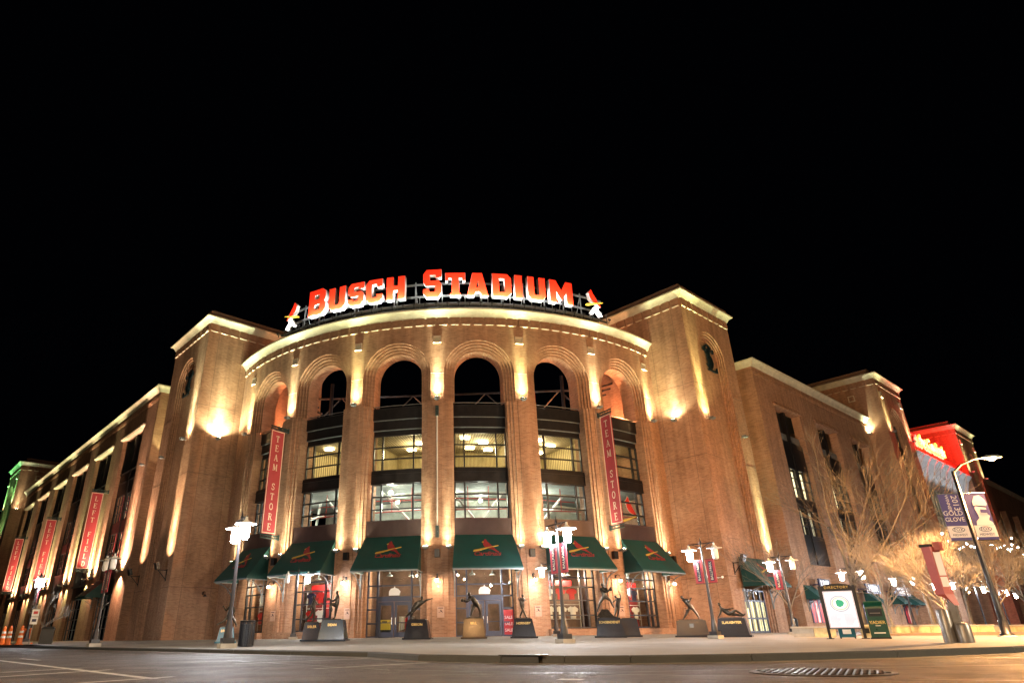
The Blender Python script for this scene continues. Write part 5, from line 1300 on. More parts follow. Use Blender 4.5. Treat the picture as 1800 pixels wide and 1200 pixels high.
def tall_light(x, y, ang, label, lit_power, arm=2.6, h=8.1, col=(1.0, 0.66, 0.38), pcol=(1.0, 0.45, 0.12)):
    """tall road light with a curved arm and a flat luminaire"""
    t = thing('road_light', label, 'street light', (x, y, ground_z(x, y) if y > -41 else ROAD_Z), ang)
    mb = MB(); mb.lathe([(0.30, 0.0), (0.30, 0.12), (0.21, 0.14), (0.20, 0.7), (0.16, 0.75), (0.13, 2.0), (0.075, h)], 12); mb.build('pole', M['pole'], t, True)
    mb = MB(); mb.tube([(0, 0, h - 0.1), (0.5, 0, h + 0.32), (1.2, 0, h + 0.58), (arm, 0, h + 0.66)], [0.06, 0.055, 0.05, 0.045], 8); mb.build('arm', M['pole'], t)
    mb = MB(); T = Matrix.Translation((arm + 0.35, 0, h + 0.66)); mb.frust((0.42, 0.17), (0.30, 0.10), 0.0, 0.14); 
    hd = mb.build('luminaire', M['steel'], t); hd.location = (arm + 0.35, 0, h + 0.62)
    mb = MB(); mb.lathe([(0.20, 0.0), (0.18, -0.06), (0.10, -0.10), (0.01, -0.115)], 14); mb.build('lens', M['sodium'], hd)
    spot(hd, (0, 0, -0.2), (0, 0, -1), lit_power, col, 168, 0.4, 0.2)
    point(hd, (0, 0, -0.25), lit_power * 2.0, pcol, 0.2)
    mb = MB(); mb.lathe([(0.42, -0.05), (0.42, 0.0), (0.34, 0.05), (0.0, 0.05)], 16); mb.build('footing', M['concrete'], t)
    return t
tl = tall_light(28.95, -17.2, atan2(-0.06, 1), 'tall dark road light with curved arm, orange lamp and two violet banners', 6500, arm=1.75, h=7.95)
def big_banners():
    t = tl
    for sg in (-1, 1):
        mb = MB(); mb.box(sg * 0.14, sg * 1.12, -0.015, 0.015, 4.45, 6.75); b = mb.build('pole_banner', M['purple'], t)
        mb = MB(); mb.box(sg * 0.14, sg * 1.12, -0.022, -0.0155, 4.58, 5.15); mb.build('sponsor_panel', M['pink'], b)
        a = sg * 0.63
        me = text_mesh('FOX', 0.22, 0.003); me.transform(basis((a, -0.026, 4.97), (1, 0, 0), (0, 0, 1))); me.materials.clear(); me.materials.append(M['navy']); link('lettering', me, b)
        me = text_mesh('MIDWEST', 0.16, 0.003); me.transform(basis((a, -0.026, 4.70), (1, 0, 0), (0, 0, 1))); me.materials.clear(); me.materials.append(M['navy']); link('lettering', me, b)
        o1 = [(a + 0.30 * cos(q), 4.97 + 0.13 * sin(q)) for q in [2 * pi * i / 20 for i in range(20)]]; o2 = [(a + 0.27 * cos(q), 4.97 + 0.105 * sin(q)) for q in [2 * pi * i / 20 for i in range(20)]]
        me = poly_mesh([o1, o2], 0.002); me.transform(basis((0, -0.025, 0), (1, 0, 0), (0, 0, 1))); me.materials.clear(); me.materials.append(M['navy']); link('oval_logo', me, b)
        if sg < 0:
            for txt, s, x, z, r in (('GOLD', 0.34, a - 0.02, 5.78, 0), ('GLOVE', 0.30, a - 0.02, 5.47, 0), ('2013', 0.40, a + 0.24, 6.30, -90), ('WINNER', 0.22, a - 0.10, 6.30, -90)):
                me = text_mesh(txt, s, 0.003); me.transform(Matrix.Rotation(radians(r), 4, 'Z')); me.transform(basis((x, -0.022, z), (1, 0, 0), (0, 0, 1))); me.materials.clear(); me.materials.append(M['pink']); link('lettering', me, b)
        else:
            face = [(0.30, 5.16), (0.34, 5.35), (0.52, 5.52), (0.50, 5.72), (0.44, 5.98), (0.50, 6.10), (0.98, 6.02), (0.96, 5.70), (1.04, 5.60), (0.98, 5.50), (0.94, 5.40), (1.08, 5.28), (1.10, 5.16)]
            cap = [(0.42, 6.12), (0.44, 6.36), (0.60, 6.62), (0.84, 6.66), (1.02, 6.46), (1.08, 6.22), (1.02, 6.10), (0.56, 6.16)]
            gl = [(0.66, 5.78), (0.68, 5.95), (1.02, 5.92), (1.02, 5.76)]
            for pts, m, dd, nm in ((face, 'pink', 0.018, 'portrait'), (cap, 'pink', 0.019, 'cap_print'), (gl, 'purple', 0.024, 'glasses_print')):
                me = poly_mesh([pts], 0.002); me.transform(basis((0, -dd, 0), (1, 0, 0), (0, 0, 1))); me.materials.clear(); me.materials.append(M[m]); link(nm, me, b)
        for z in (4.43, 6.77): mb = MB(); mb.tube([(0, 0, z), (sg * 1.16, 0, z)], 0.02, 5); mb.build('banner_rod', M['pole'], b)
big_banners()
FILL = (1.0, 0.80, 0.52)
# unseen road lights; left and right are added to fill the facade with light
tall_light(-16.0, -58.0, radians(60), 'added tall road light out of view at left, filling the facade', 5500, h=10.5, col=FILL, pcol=FILL)
tall_light(-2.2, -57.8, 0.0, 'tall road light on the far corner of the junction, behind', 2000, h=12.3, col=(1.0, 0.50, 0.18), pcol=(1.0, 0.50, 0.18))
tall_light(40.0, -50.0, radians(140), 'added tall road light out of view at right, filling the facade', 7000, h=10.5, col=FILL, pcol=FILL)

# ================================================================== STATUES
def figure_mesh(J, cap=True, bats=()):
    """J: joints in metres; grows one continuous skinned body, adds head, cap, hands"""
    V = []; R = []; Ed = []
    def add(p, r): V.append(Vector(p)); R.append(r); return len(V) - 1
    P, Cc, N = Vector(J['pelvis']), Vector(J['chest']), Vector(J['neck']); H = Vector(J['head'])
    f = radians(J.get('face', 0)); right = Vector((cos(f), sin(f), 0)); fwd = Vector((sin(f), -cos(f), 0)); fwd = Vector((fwd.x, fwd.y, 0))
    lean = (Cc - P).normalized()
    ip = add(P, 0.145); im = add(P.lerp(Cc, 0.5), 0.135); ic = add(Cc, 0.165); iN = add(N, 0.07); ih = add(N.lerp(H, 0.55), 0.065)
    Ed += [(ip, im), (im, ic), (ic, iN), (iN, ih)]
    for s, k in ((1, 'R'), (-1, 'L')):
        sh = Cc + right * (0.19 * s) + lean * 0.10
        a = add(sh, 0.075); b = add(J['elb' + k], 0.055); c = add(J['wri' + k], 0.042); Ed += [(ic, a), (a, b), (b, c)]
        hp = P + right * (0.10 * s) - lean * 0.05
        a = add(hp, 0.105); b = add(J['kne' + k], 0.075); m = add(Vector(J['kne' + k]).lerp(Vector(J['ank' + k]), 0.35), 0.07); c = add(J['ank' + k], 0.047)
        d = Vector(J['ank' + k]) + (Vector(J['toe' + k]) if ('toe' + k) in J else fwd * 0.17 + Vector((0, 0, -0.05))); e = add(d, 0.042)
        Ed += [(ip, a), (a, b), (b, m), (m, c), (c, e)]
    me = bpy.data.meshes.new('fig'); me.from_pydata(V, Ed, []); o = bpy.data.objects.new('fig', me); COL.objects.link(o)
    sk = o.modifiers.new('skin', 'SKIN'); sk.use_smooth_shade = True
    for i, sv in enumerate(me.skin_vertices[0].data): sv.radius = (R[i] * 1.22, R[i] * 1.22); sv.use_root = (i == 0)
    ss = o.modifiers.new('sub', 'SUBSURF'); ss.levels = 1; ss.render_levels = 1
    dg = bpy.context.evaluated_depsgraph_get(); body = bpy.data.meshes.new_from_object(o.evaluated_get(dg)); bpy.data.objects.remove(o)
    # head with brow, nose, ears and cap
    hf = radians(J.get('look', J.get('face', 0))); hx = Vector((cos(hf), sin(hf), 0)); hy = Vector((sin(hf), -cos(hf), 0)); hz = (H - N).normalized(); hz = (hz + Vector((0, 0, 0.6))).normalized()
    hy = (hy - hz * hy.dot(hz)).normalized(); hx = hy.cross(hz)
    bm = bmesh.new(); bmesh.ops.create_uvsphere(bm, u_segments=12, v_segments=10, radius=1)
    for v in bm.verts:
        x, y, z = v.co; wv = 0.082 * (1 - 0.22 * max(0, -z)); v.co = H + hx * (x * wv) + hy * (y * 0.098 + (0.012 if abs(x) < 0.35 and y > 0.7 and -0.25 < z < 0.15 else 0)) + hz * (z * 0.122)
    for s in (-1, 1):
        r = bmesh.ops.create_icosphere(bm, subdivisions=1, radius=0.026)
        for v in r['verts']: v.co = H + hx * (s * 0.083) + v.co
    r = bmesh.ops.create_cone(bm, segments=6, radius1=0.02, radius2=0.006, depth=0.05)
    for v in r['verts']: v.co = H + hy * 0.105 + v.co
    if cap:
        r = bmesh.ops.create_uvsphere(bm, u_segments=12, v_segments=6, radius=1)
        for v in r['verts']: x, y, z = v.co; v.co = H + hx * (x * 0.092) + hy * (y * 0.105) + hz * (0.03 + max(0, z) * 0.10)
        r = bmesh.ops.create_circle(bm, cap_ends=True, segments=12, radius=1)
        for v in r['verts']: x, y, z = v.co; v.co = H + hx * (x * 0.08) + hy * (0.09 + y * 0.09) + hz * (0.035)
    def hand(w, e, sgn):
        w = Vector(w); e = Vector(e); d = (w - e).normalized(); side = d.cross(Vector((0.3, 1, 0.2))).normalized(); nrm = d.cross(side)
        mb = MB(); mb.tube([w, w + d * 0.05, w + d * 0.095], [0.034, 0.043, 0.036], 6)
        for k, L in enumerate((0.060, 0.075, 0.070, 0.052)):
            b0 = w + d * 0.09 + side * (0.028 - 0.019 * k); mb.tube([b0, b0 + d * L * 0.6 + nrm * 0.012, b0 + d * L * 0.85 + nrm * 0.035], [0.0105, 0.010, 0.008], 5)
        b0 = w + d * 0.04 + side * 0.038; mb.tube([b0, b0 + d * 0.03 + side * 0.03, b0 + d * 0.065 + side * 0.028 + nrm * 0.02], [0.013, 0.012, 0.009], 5)
        return mb.mesh('hand', M['bronze'])
    hm = bpy.data.meshes.new('h'); bm.to_mesh(hm); bm.free()
    parts = [body, hm, hand(J['wriR'], J['elbR'], 1), hand(J['wriL'], J['elbL'], -1)]
    for a, b, r0, r1 in bats:
        a, b = Vector(a), Vector(b); mb = MB(); mb.tube([a, a.lerp(b, 0.05), a.lerp(b, 0.45), a.lerp(b, 0.75), a.lerp(b, 0.97), b], [r0 * 1.3, r0, r0 * 1.1, r1, r1, r1 * 0.6], 8); parts.append(mb.mesh('bat', M['bronze']))
    if 'glove' in J:
        mb = MB(); g = Vector(J['glove']); mb.lathe([(0.02, 0.12), (0.10, 0.07), (0.13, 0.0), (0.09, -0.10), (0.02, -0.12)], 8, g); parts.append(mb.mesh('gl', M['bronze']))
    out = join(parts)
    for p in out.polygons: p.use_smooth = True
    out.materials.clear(); out.materials.append(M['bronze']); out.name = 'figure'
    return out
POSE = {
 'kick': dict(pelvis=(0.10, 0, 0.93), chest=(0.14, 0, 1.36), neck=(0.12, 0, 1.55), head=(0.10, -0.02, 1.70), face=-60, look=-70, elbR=(-0.10, -0.12, 1.12), wriR=(-0.42, -0.16, 1.22), elbL=(-0.06, -0.22, 1.16), wriL=(-0.40, -0.22, 1.25), kneR=(0.06, 0.02, 0.50), ankR=(0.02, 0.04, 0.07), kneL=(-0.34, -0.16, 0.98), ankL=(-0.16, -0.2, 0.58), toeL=(-0.08, 0, -0.15), glove=(-0.47, -0.2, 1.28)),
 'throw': dict(pelvis=(-0.22, 0, 0.72), chest=(0.14, -0.03, 1.05), neck=(0.24, -0.05, 1.20), head=(0.26, -0.10, 1.36), face=20, look=40, elbR=(0.62, -0.05, 1.24), wriR=(0.92, -0.08, 1.30), elbL=(-0.24, -0.15, 1.0), wriL=(-0.34, -0.2, 0.75), kneR=(-0.42, -0.12, 0.42), ankR=(-0.52, 0.0, 0.07), kneL=(-0.55, 0.12, 0.45), ankL=(-0.90, 0.16, 0.16), glove=(-0.36, -0.22, 0.68)),
 'bend': dict(pelvis=(0.18, 0, 0.88), chest=(-0.10, -0.12, 1.22), neck=(-0.22, -0.2, 1.36), head=(-0.28, -0.26, 1.50), face=-40, look=-60, elbR=(-0.40, -0.25, 1.02), wriR=(-0.66, -0.3, 1.12), elbL=(-0.38, -0.12, 0.98), wriL=(-0.68, -0.2, 1.06), kneR=(0.42, 0, 0.48), ankR=(0.46, 0.06, 0.07), kneL=(-0.10, -0.05, 0.47), ankL=(-0.22, 0, 0.07), glove=(-0.75, -0.28, 1.12)),
 'bat': dict(pelvis=(0, 0, 0.93), chest=(0.04, 0, 1.36), neck=(0.06, 0, 1.54), head=(0.08, -0.02, 1.70), face=30, look=70, elbR=(-0.10, -0.1, 1.18), wriR=(-0.22, -0.12, 1.38), elbL=(0.24, -0.16, 1.28), wriL=(-0.16, -0.16, 1.36), kneR=(-0.02, 0.04, 0.50), ankR=(-0.24, 0.10, 0.10), kneL=(0.10, -0.06, 0.50), ankL=(0.26, -0.08, 0.07)),
 'leap': dict(pelvis=(0, 0, 1.22), chest=(-0.04, 0, 1.62), neck=(-0.06, 0, 1.80), head=(-0.10, -0.02, 1.97), face=20, look=-20, elbR=(0.22, -0.22, 1.52), wriR=(0.42, -0.26, 1.72), elbL=(0.10, -0.26, 1.48), wriL=(0.38, -0.32, 1.58), kneR=(0.36, -0.05, 0.98), ankR=(0.48, 0, 0.58), kneL=(-0.36, 0, 0.82), ankL=(-0.60, 0.05, 0.32), glove=(0.44, -0.3, 1.66)),
 'reach': dict(pelvis=(0.02, 0, 0.95), chest=(0.10, 0, 1.36), neck=(0.04, -0.02, 1.52), head=(-0.08, -0.06, 1.62), face=-30, look=-60, elbR=(0.34, 0, 1.62), wriR=(0.26, -0.02, 1.92), elbL=(-0.22, -0.1, 1.30), wriL=(-0.40, -0.16, 1.20), kneR=(0.02, 0, 0.52), ankR=(-0.10, 0.02, 0.07), kneL=(-0.18, -0.05, 0.50), ankL=(-0.36, -0.04, 0.12)),
 'swing': dict(pelvis=(0.06, 0, 0.84), chest=(-0.16, 0, 1.22), neck=(-0.28, 0, 1.36), head=(-0.40, -0.03, 1.48), face=-25, look=-60, elbR=(0.0, -0.2, 1.10), wriR=(0.16, -0.2, 1.30), elbL=(-0.02, -0.1, 1.08), wriL=(0.18, -0.16, 1.34), kneR=(0.38, 0, 0.46), ankR=(0.58, 0.02, 0.10), kneL=(-0.20, -0.02, 0.45), ankL=(-0.48, 0, 0.07)),
 'slide': dict(pelvis=(0.0, 0, 0.24), chest=(-0.38, 0, 0.46), neck=(-0.48, 0, 0.62), head=(-0.52, -0.04, 0.80), face=-80, look=-20, elbR=(-0.52, -0.18, 0.26), wriR=(-0.66, -0.2, 0.08), elbL=(-0.10, -0.22, 0.48), wriL=(0.20, -0.26, 0.52), kneR=(0.42, -0.08, 0.42), ankR=(0.86, -0.04, 0.12), kneL=(0.40, 0.08, 0.16), ankL=(0.78, 0.1, 0.08), toeR=(0.14, 0, 0.10), toeL=(0.15, 0, 0.06)),
 'stride': dict(pelvis=(0.05, 0, 0.90), chest=(0.06, 0, 1.32), neck=(0.03, 0, 1.50), head=(-0.02, -0.02, 1.65), face=-70, look=-80, elbR=(0.30, 0.05, 1.14), wriR=(0.50, 0.0, 1.22), elbL=(-0.10, -0.16, 1.10), wriL=(-0.20, -0.22, 0.85), kneR=(0.12, 0, 0.48), ankR=(0.10, 0.02, 0.07), kneL=(-0.10, -0.06, 0.48), ankL=(-0.34, -0.02, 0.20)),
 'lunge': dict(pelvis=(0.10, 0, 0.72), chest=(0.12, -0.04, 1.12), neck=(0.10, -0.06, 1.30), head=(0.06, -0.1, 1.45), face=-20, look=-30, elbR=(0.38, -0.14, 0.92), wriR=(0.26, -0.25, 0.66), elbL=(-0.18, -0.16, 0.98), wriL=(-0.34, -0.22, 1.20), kneR=(0.40, -0.06, 0.42), ankR=(0.62, 0, 0.07), kneL=(-0.22, 0.02, 0.36), ankL=(-0.62, 0.06, 0.14)),
}
def statue(x, y, yaw, label, pose, sc, w, wt, h, text, mats='granite', bats=(), lettery=0.74, panel=None, bx=0.0, figz=0.0, mound=False, flip=False):
    t = thing('statue', label, 'statue', (x, y, ground_z(x, y)), yaw, 'bronze player statues on the plaza')
    mb = MB(); mb.frust((w + 0.10, w + 0.10), (w + 0.10, w + 0.10), -0.05, 0.09); mb.frust((w, w), (wt, wt), 0.09, h); ped = mb.build('pedestal', M[mats], t)
    bv = ped.modifiers.new('bevel', 'BEVEL'); bv.width = 0.015; bv.segments = 2
    mb = MB(); mb.frust((wt * 0.86, wt * 0.8), (wt * 0.82, wt * 0.76), h, h + 0.06)
    if mound: mb.frust((0.55, 0.4), (0.18, 0.15), h + 0.05, h + 0.5, -0.2, 0)
    mb.build('base_plate', M['bronze'], t)
    me = figure_mesh(POSE[pose], True, bats); S = Matrix.Diagonal((-sc if flip else sc, sc, sc, 1)); me.transform(S); me.transform(Matrix.Translation((bx, 0, h + 0.06 + figz))); link('figure', me, t)
    if text:
        zc = 0.09 + (h - 0.09) * lettery; ww = w + (wt - w) * lettery; tl_ = math.atan2(w - wt, h - 0.09)
        me = text_mesh(text, 0.20, 0.004, 0, 1.0); wd = max(v.co.x for v in me.vertices) - min(v.co.x for v in me.vertices); k = min(1.0, (2 * ww - 0.2) / wd); me.transform(Matrix.Diagonal((k, 1, 1, 1)))
        me.transform(basis((0, -ww - 0.006, zc), (1, 0, 0), (0, sin(tl_), cos(tl_)))); me.materials.clear(); me.materials.append(M['gold']); link('lettering', me, t)
    if panel:
        mb = MB(); mb.box(-0.12, 0.12, -w - 0.0, -w + 0.05, h * 0.55, h * 0.8); mb.build('name_plate', M['steel'], t)
    return t
st = 'dark statue '
statue(-11.9, -11.0, radians(22), st + 'of a lunging player on the teal pedestal behind the left lamp post', 'lunge', 0.88, 0.52, 0.40, 0.86, 'BROCK', 'teal')
statue(-7.15, -9.15, radians(16), st + 'of a striding player on the left one of the paired blue pedestals', 'stride', 0.86, 0.58, 0.46, 1.06, 'SISLER', 'navyst')
statue(-5.55, -9.9, radians(4), st + 'of a player with one raised knee on the right paired pedestal', 'kick', 0.90, 0.80, 0.62, 1.18, 'DEAN', 'navyst')
statue(-0.55, -7.9, 0.0, st + 'of a pitcher flinging one arm out by the left glass doors', 'throw', 0.92, 0.80, 0.62, 1.12, 'GIBSON')
statue(3.05, -7.7, 0.0, st + 'of a player bending forward on the shiny brown pedestal', 'bend', 0.94, 0.72, 0.60, 1.17, 'BELL', 'brownst')
statue(6.2, -7.5, 0.0, st + 'of a slim batter with bat behind the shoulders on black pedestal', 'bat', 0.78, 0.76, 0.56, 1.12, 'HORNSBY', bats=[((-0.2, -0.14, 1.38), (0.42, 0.2, 1.36), 0.014, 0.032)])
statue(11.55, -8.3, radians(-8), st + 'of a player leaping over a mound on the wide dark pedestal', 'leap', 0.92, 0.86, 0.68, 1.12, 'SCHOENDIENST', mound=True, bx=-0.12, figz=0.06)
statue(13.1, -6.3, radians(-10), st + 'of a player reaching one arm up behind the leaping player', 'reach', 0.80, 0.66, 0.52, 1.06, None, bx=-0.6)
statue(16.5, -8.6, radians(-16), st + 'of a swinging batter with wide legs behind the lamp with one dark head', 'swing', 0.86, 0.92, 0.84, 0.92, None, panel=True)
statue(18.75, -9.3, radians(-22), st + 'of a player sliding on one hip on the rightmost pedestal', 'slide', 0.92, 0.90, 0.74, 1.02, 'SLAUGHTER', bx=-0.1)

# ================================================================== TREES (bare, winter)
def tree_meshes(seed, h, spread, levels=5, mt='bark', trunk_h=0.32, r0=0.13, dens=3):
    rnd = random.Random(seed); T = MB(); B = MB()
    def grow(p, d, L, r, lev):
        n = 3 if lev < 3 else 2; pts = [p]; rr = [r]; q = Vector(p); dd = Vector(d)
        for i in range(n):
            dd = (dd + Vector((rnd.uniform(-1, 1), rnd.uniform(-1, 1), rnd.uniform(-0.35, 0.6))) * (0.10 + 0.045 * lev)).normalized(); q = q + dd * L / n; pts.append(Vector(q)); rr.append(r * (1 - 0.45 * (i + 1) / n))
        (T if lev == 0 else B).tube(pts, rr, 8 if lev == 0 else 5 if lev < 3 else 3, caps=False)
        if lev >= levels: return
        k = (5 if lev == 0 else dens + (1 if rnd.random() < 0.5 else 0))
        for i in range(k):
            t = 0.45 + 0.55 * (i + rnd.random()) / k if lev else 0.72 + 0.28 * i / k
            idx = min(n - 1, int(t * n)); base = pts[idx].lerp(pts[idx + 1], t * n - idx)
            a = rnd.uniform(0, 2 * pi); side = dd.orthogonal(); side.rotate(Matrix.Rotation(a, 3, dd)); ang = rnd.uniform(0.22, 0.62) if lev else rnd.uniform(0.30, 0.85)
            nd_ = (dd * cos(ang) + side * sin(ang) * spread + Vector((0, 0, 0.16))).normalized()
            grow(base, nd_, L * rnd.uniform(0.62, 0.86) * (1.0 if lev else h * 0.30 / (L)), max(0.010, rr[-1] * rnd.uniform(0.6, 0.85)) if lev else r * 0.55, lev + 1)
        grow(pts[-1], dd, L * rnd.uniform(0.6, 0.8) if lev else h * 0.25, rr[-1] * 0.9, lev + 1)
    grow(Vector((0, 0, -0.05)), Vector((0, 0, 1)), h * trunk_h, r0, 0)
    return T.mesh('trunk', M[mt], True), B.mesh('crown', M[mt], True)
TREES = [tree_meshes(11, 13.0, 1.0, 5, 'bark', 0.22, 0.17, 2), tree_meshes(23, 9.0, 1.0, 5, 'barkpale', 0.28, 0.13, 3), tree_meshes(37, 10.0, 1.0, 4, 'bark', 0.32, 0.15, 2), tree_meshes(41, 4.0, 0.9, 4, 'bark', 0.36, 0.045, 2)]
def tree(i, x, y, sc, rz, label, dark=False, group='bare street trees along the right wing'):
    t = thing('bare_tree', label, 'tree', (x, y, ground_z(x, y)), rz, group); t.scale = (sc, sc, sc)
    a = link('trunk', TREES[i][0], t); b = link('crown', TREES[i][1], t); return t
tree(0, 31.0, 0.2, 1.45, 0.3, 'tallest bare tree with wide spreading crown behind the directory board')
tree(0, 26.6, 1.6, 0.75, 2.1, 'bare tree with low pale branches close to the right tower door lamp')
tree(1, 30.6, -4.4, 0.78, 1.0, 'slim pale barked tree between the green waste kiosk and the stone planter')
tree(2, 37.5, 3.0, 1.3, 2.0, 'bare tree with dense warm lit crown left of the red pylon')
tree(1, 30.9, -9.6, 0.72, 4.0, 'pale slim tree right behind the red wayfinding pylon')
tree(2, 42.5, 6.5, 1.15, 5.0, 'bare tree between the red pylon and the tall road light')
tree(1, 39.0, -2.5, 0.9, 0.5, 'slim tree behind the foot of the tall road light')
tree(2, 52.0, 13.0, 1.0, 3.0, 'distant bare tree to the right of the tall road light')
tree(0, 60.0, 20.0, 0.9, 1.2, 'farthest bare tree along the right street')
tree(3, -28.9, -3.4, 1.0, 0.4, 'young bare tree at the left kerb beside the litter bin', group=None)

# ================================================================== STREET FURNITURE
def furniture():
    # litter bin by the left lamp
    x, y = -6.5, -22.1
    t = thing('litter_bin', 'black slatted round litter bin beside the left twin lamp', 'litter bin', (x, y, ground_z(x, y)))
    mb = MB(); mb.lathe([(0.27, 0.03), (0.29, 0.1), (0.30, 0.9), (0.27, 0.92), (0.26, 0.85)], 20); mb.build('liner', M['dark'], t)
    mb = MB(); mb.box(-0.018, 0.018, -0.338, -0.315, 0.06, 1.0); sl = mb.mesh('slat', M['black'])
    for k in range(26): link('slat', sl, t, (0, 0, 0), 2 * pi * k / 26)
    mb = MB(); mb.lathe([(0.30, 1.0), (0.345, 1.02), (0.35, 1.06), (0.27, 1.08), (0.2, 1.06)], 24); mb.build('rim', M['black'], t); mb = MB(); mb.lathe([(0.31, 0.0), (0.33, 0.03), (0.33, 0.07), (0.3, 0.08)], 24); mb.build('rim', M['black'], t)
    # directory board
    x, y = 20.95, -18.55; yaw = atan2(-0.59, 1.26) * 0.9
    t = thing('directory_board', 'back lit white map board in a dark frame headed DIRECTORY', 'map board', (x, y, ground_z(x, y)), yaw)
    for s in (-1, 1): mb = MB(); mb.box(s * 0.72 - 0.06, s * 0.72 + 0.06, -0.07, 0.07, -0.05, 2.32); mb.box(s * 0.72 - 0.16, s * 0.72 + 0.16, -0.2, 0.2, -0.03, 0.03); mb.build('post', M['pole'], t)
    mb = MB(); mb.box(-0.66, 0.66, -0.08, 0.04, 0.42, 2.12); mb.build('case', M['frame'], t)
    mb = MB(); mb.box(-0.62, 0.62, -0.10, -0.081, 0.47, 2.07); mp = mb.build('map_sheet', M['lightbox'], t)
    for i, (a, b, m) in enumerate(((0.42, 0.36, 'mapgrey'), (0.34, 0.28, 'maptan'), (0.26, 0.22, 'lightbox'))):
        o1 = [(a * cos(q), 1.52 + b * sin(q)) for q in [2 * pi * k / 24 for k in range(24)]]; o2 = [(a * 0.86 * cos(q), 1.52 + b * 0.86 * sin(q)) for q in [2 * pi * k / 24 for k in range(24)]]
        me = poly_mesh([o1, o2], 0.002); me.transform(basis((0, -0.104, 0), (1, 0, 0), (0, 0, 1))); me.materials.clear(); me.materials.append(M[m]); link('seating_bowl', me, mp)
    me = poly_mesh([[(-0.14, 1.42), (-0.02, 1.36), (0.12, 1.42), (0.19, 1.55), (0.12, 1.66), (-0.06, 1.70), (-0.16, 1.62)]], 0.002); me.transform(basis((0, -0.107, 0), (1, 0, 0), (0, 0, 1))); me.materials.clear(); me.materials.append(M['mapgreen']); link('field_print', me, mp)
    mb = MB()
    rnd = random.Random(2)
    for c in (-0.3, 0.3):
        for k in range(11): mb.box(c - 0.24, c - 0.24 + rnd.uniform(0.3, 0.48), -0.105, -0.101, 1.06 - k * 0.048, 1.078 - k * 0.048)
    o = mb.build('legend_lines', M['mapgrey'], mp); o['kind'] = 'stuff'
    mb = MB()
    for a, b, c, d in ((-0.60, -0.585, 0.49, 2.05), (0.585, 0.60, 0.49, 2.05), (-0.585, 0.585, 2.035, 2.05), (-0.585, 0.585, 0.49, 0.505)): mb.box(a, b, -0.106, -0.102, c, d)
    mb.build('border', M['red'], mp)
    hd = [(-0.66, 2.12), (0.66, 2.12), (0.66, 2.25)] + [(0.66 * cos(q), 2.25 + 0.16 * sin(q)) for q in [pi * k / 12 for k in range(1, 12)]] + [(-0.66, 2.25)]
    me = poly_mesh([hd], 0.05); me.transform(basis((0, -0.02, 0), (1, 0, 0), (0, 0, 1))); me.materials.clear(); me.materials.append(M['frame']); h = link('header', me, t)
    me = text_mesh('DIRECTORY', 0.17, 0.004, 0, 1.15); me.transform(basis((0, -0.076, 2.24), (1, 0, 0), (0, 0, 1))); me.materials.clear(); me.materials.append(M['gold']); link('lettering', me, h)
    # small teal paper box behind the board
    t = thing('newspaper_box', 'low teal newspaper box standing behind the directory board', 'newspaper box', (21.5, -17.4, ground_z(21.5, -17.4)), yaw)
    mb = MB(); mb.box(-0.35, 0.35, -0.2, 0.2, 0.05, 0.42); mb.frust((0.35, 0.2), (0.3, 0.12), 0.42, 0.56); mb.build('case', M['teal'], t); mb = MB(); mb.box(-0.18, 0.18, -0.215, -0.2, 0.2, 0.4); mb.build('door', M['white'], t)
    for sx in (-1, 1): mb = MB(); mb.box(sx * 0.3 - 0.03, sx * 0.3 + 0.03, -0.15, 0.15, -0.02, 0.05); mb.build('foot', M['black'], t)
    t = thing('newspaper_box', 'low tan newspaper box at the right foot of the directory board', 'newspaper box', (22.25, -17.75, ground_z(22, -17.7)), yaw)
    mb = MB(); mb.box(-0.22, 0.22, -0.2, 0.2, 0.04, 0.5); mb.frust((0.22, 0.2), (0.2, 0.12), 0.5, 0.6); mb.build('case', M['limestone'], t); mb = MB(); mb.box(-0.12, 0.12, -0.215, -0.2, 0.22, 0.44); mb.build('door', M['dark'], t)
    # big green waste kiosk
    x, y = 21.75, -19.95
    t = thing('waste_kiosk', 'tall green waste kiosk with curved hood and gold lettering right of the directory board', 'waste kiosk', (x, y, ground_z(x, y)), radians(-28))
    mb = MB(); mb.box(-0.36, 0.36, -0.36, 0.36, 0.06, 1.22); mb.tube([(-0.36, 0, 1.22), (0.36, 0, 1.22)], 0.34, 20); mb.build('cabinet', M['wk'], t)
    mb = MB(); mb.box(-0.40, 0.40, -0.40, 0.40, -0.04, 0.06); mb.build('base', M['black'], t)
    mb = MB(); mb.box(-0.27, 0.27, -0.385, -0.361, 0.92, 1.24); mb.build('hopper', M['dark'], t)
    mb = MB(); mb.tube([(-0.18, -0.39, 1.05), (-0.18, -0.43, 1.05), (0.18, -0.43, 1.05), (0.18, -0.39, 1.05)], 0.02, 6); mb.build('handle', M['steelcyl'], t)
    me = text_mesh('YADIER', 0.19, 0.004, 0, 0.95); me.transform(basis((0, -0.365, 0.66), (1, 0, 0), (0, 0, 1))); me.materials.clear(); me.materials.append(M['gold']); link('lettering', me, t)
    mb = MB(); mb.box(-0.22, 0.22, -0.366, -0.361, 0.22, 0.26); mb.build('label_strip', M['cream'], t); mb = MB(); mb.box(-0.1, 0.1, -0.366, -0.361, 0.52, 0.545); mb.build('label_strip', M['cream'], t)
    for z0, z1, m in ((0.68, 1.1, 'wk2'), (0.35, 0.62, 'limestone')): mb = MB(); mb.box(0.361, 0.372, -0.26, 0.26, z0, z1); mb.build('side_panel', M[m], t)
    # red wayfinding pylon on steel drums
    x, y = 17.95, -31.6
    t = thing('wayfinding_pylon', 'red angular wayfinding pylon with pale map panel standing on steel drums', 'sign', (x, y, ground_z(x, y)), radians(-50))
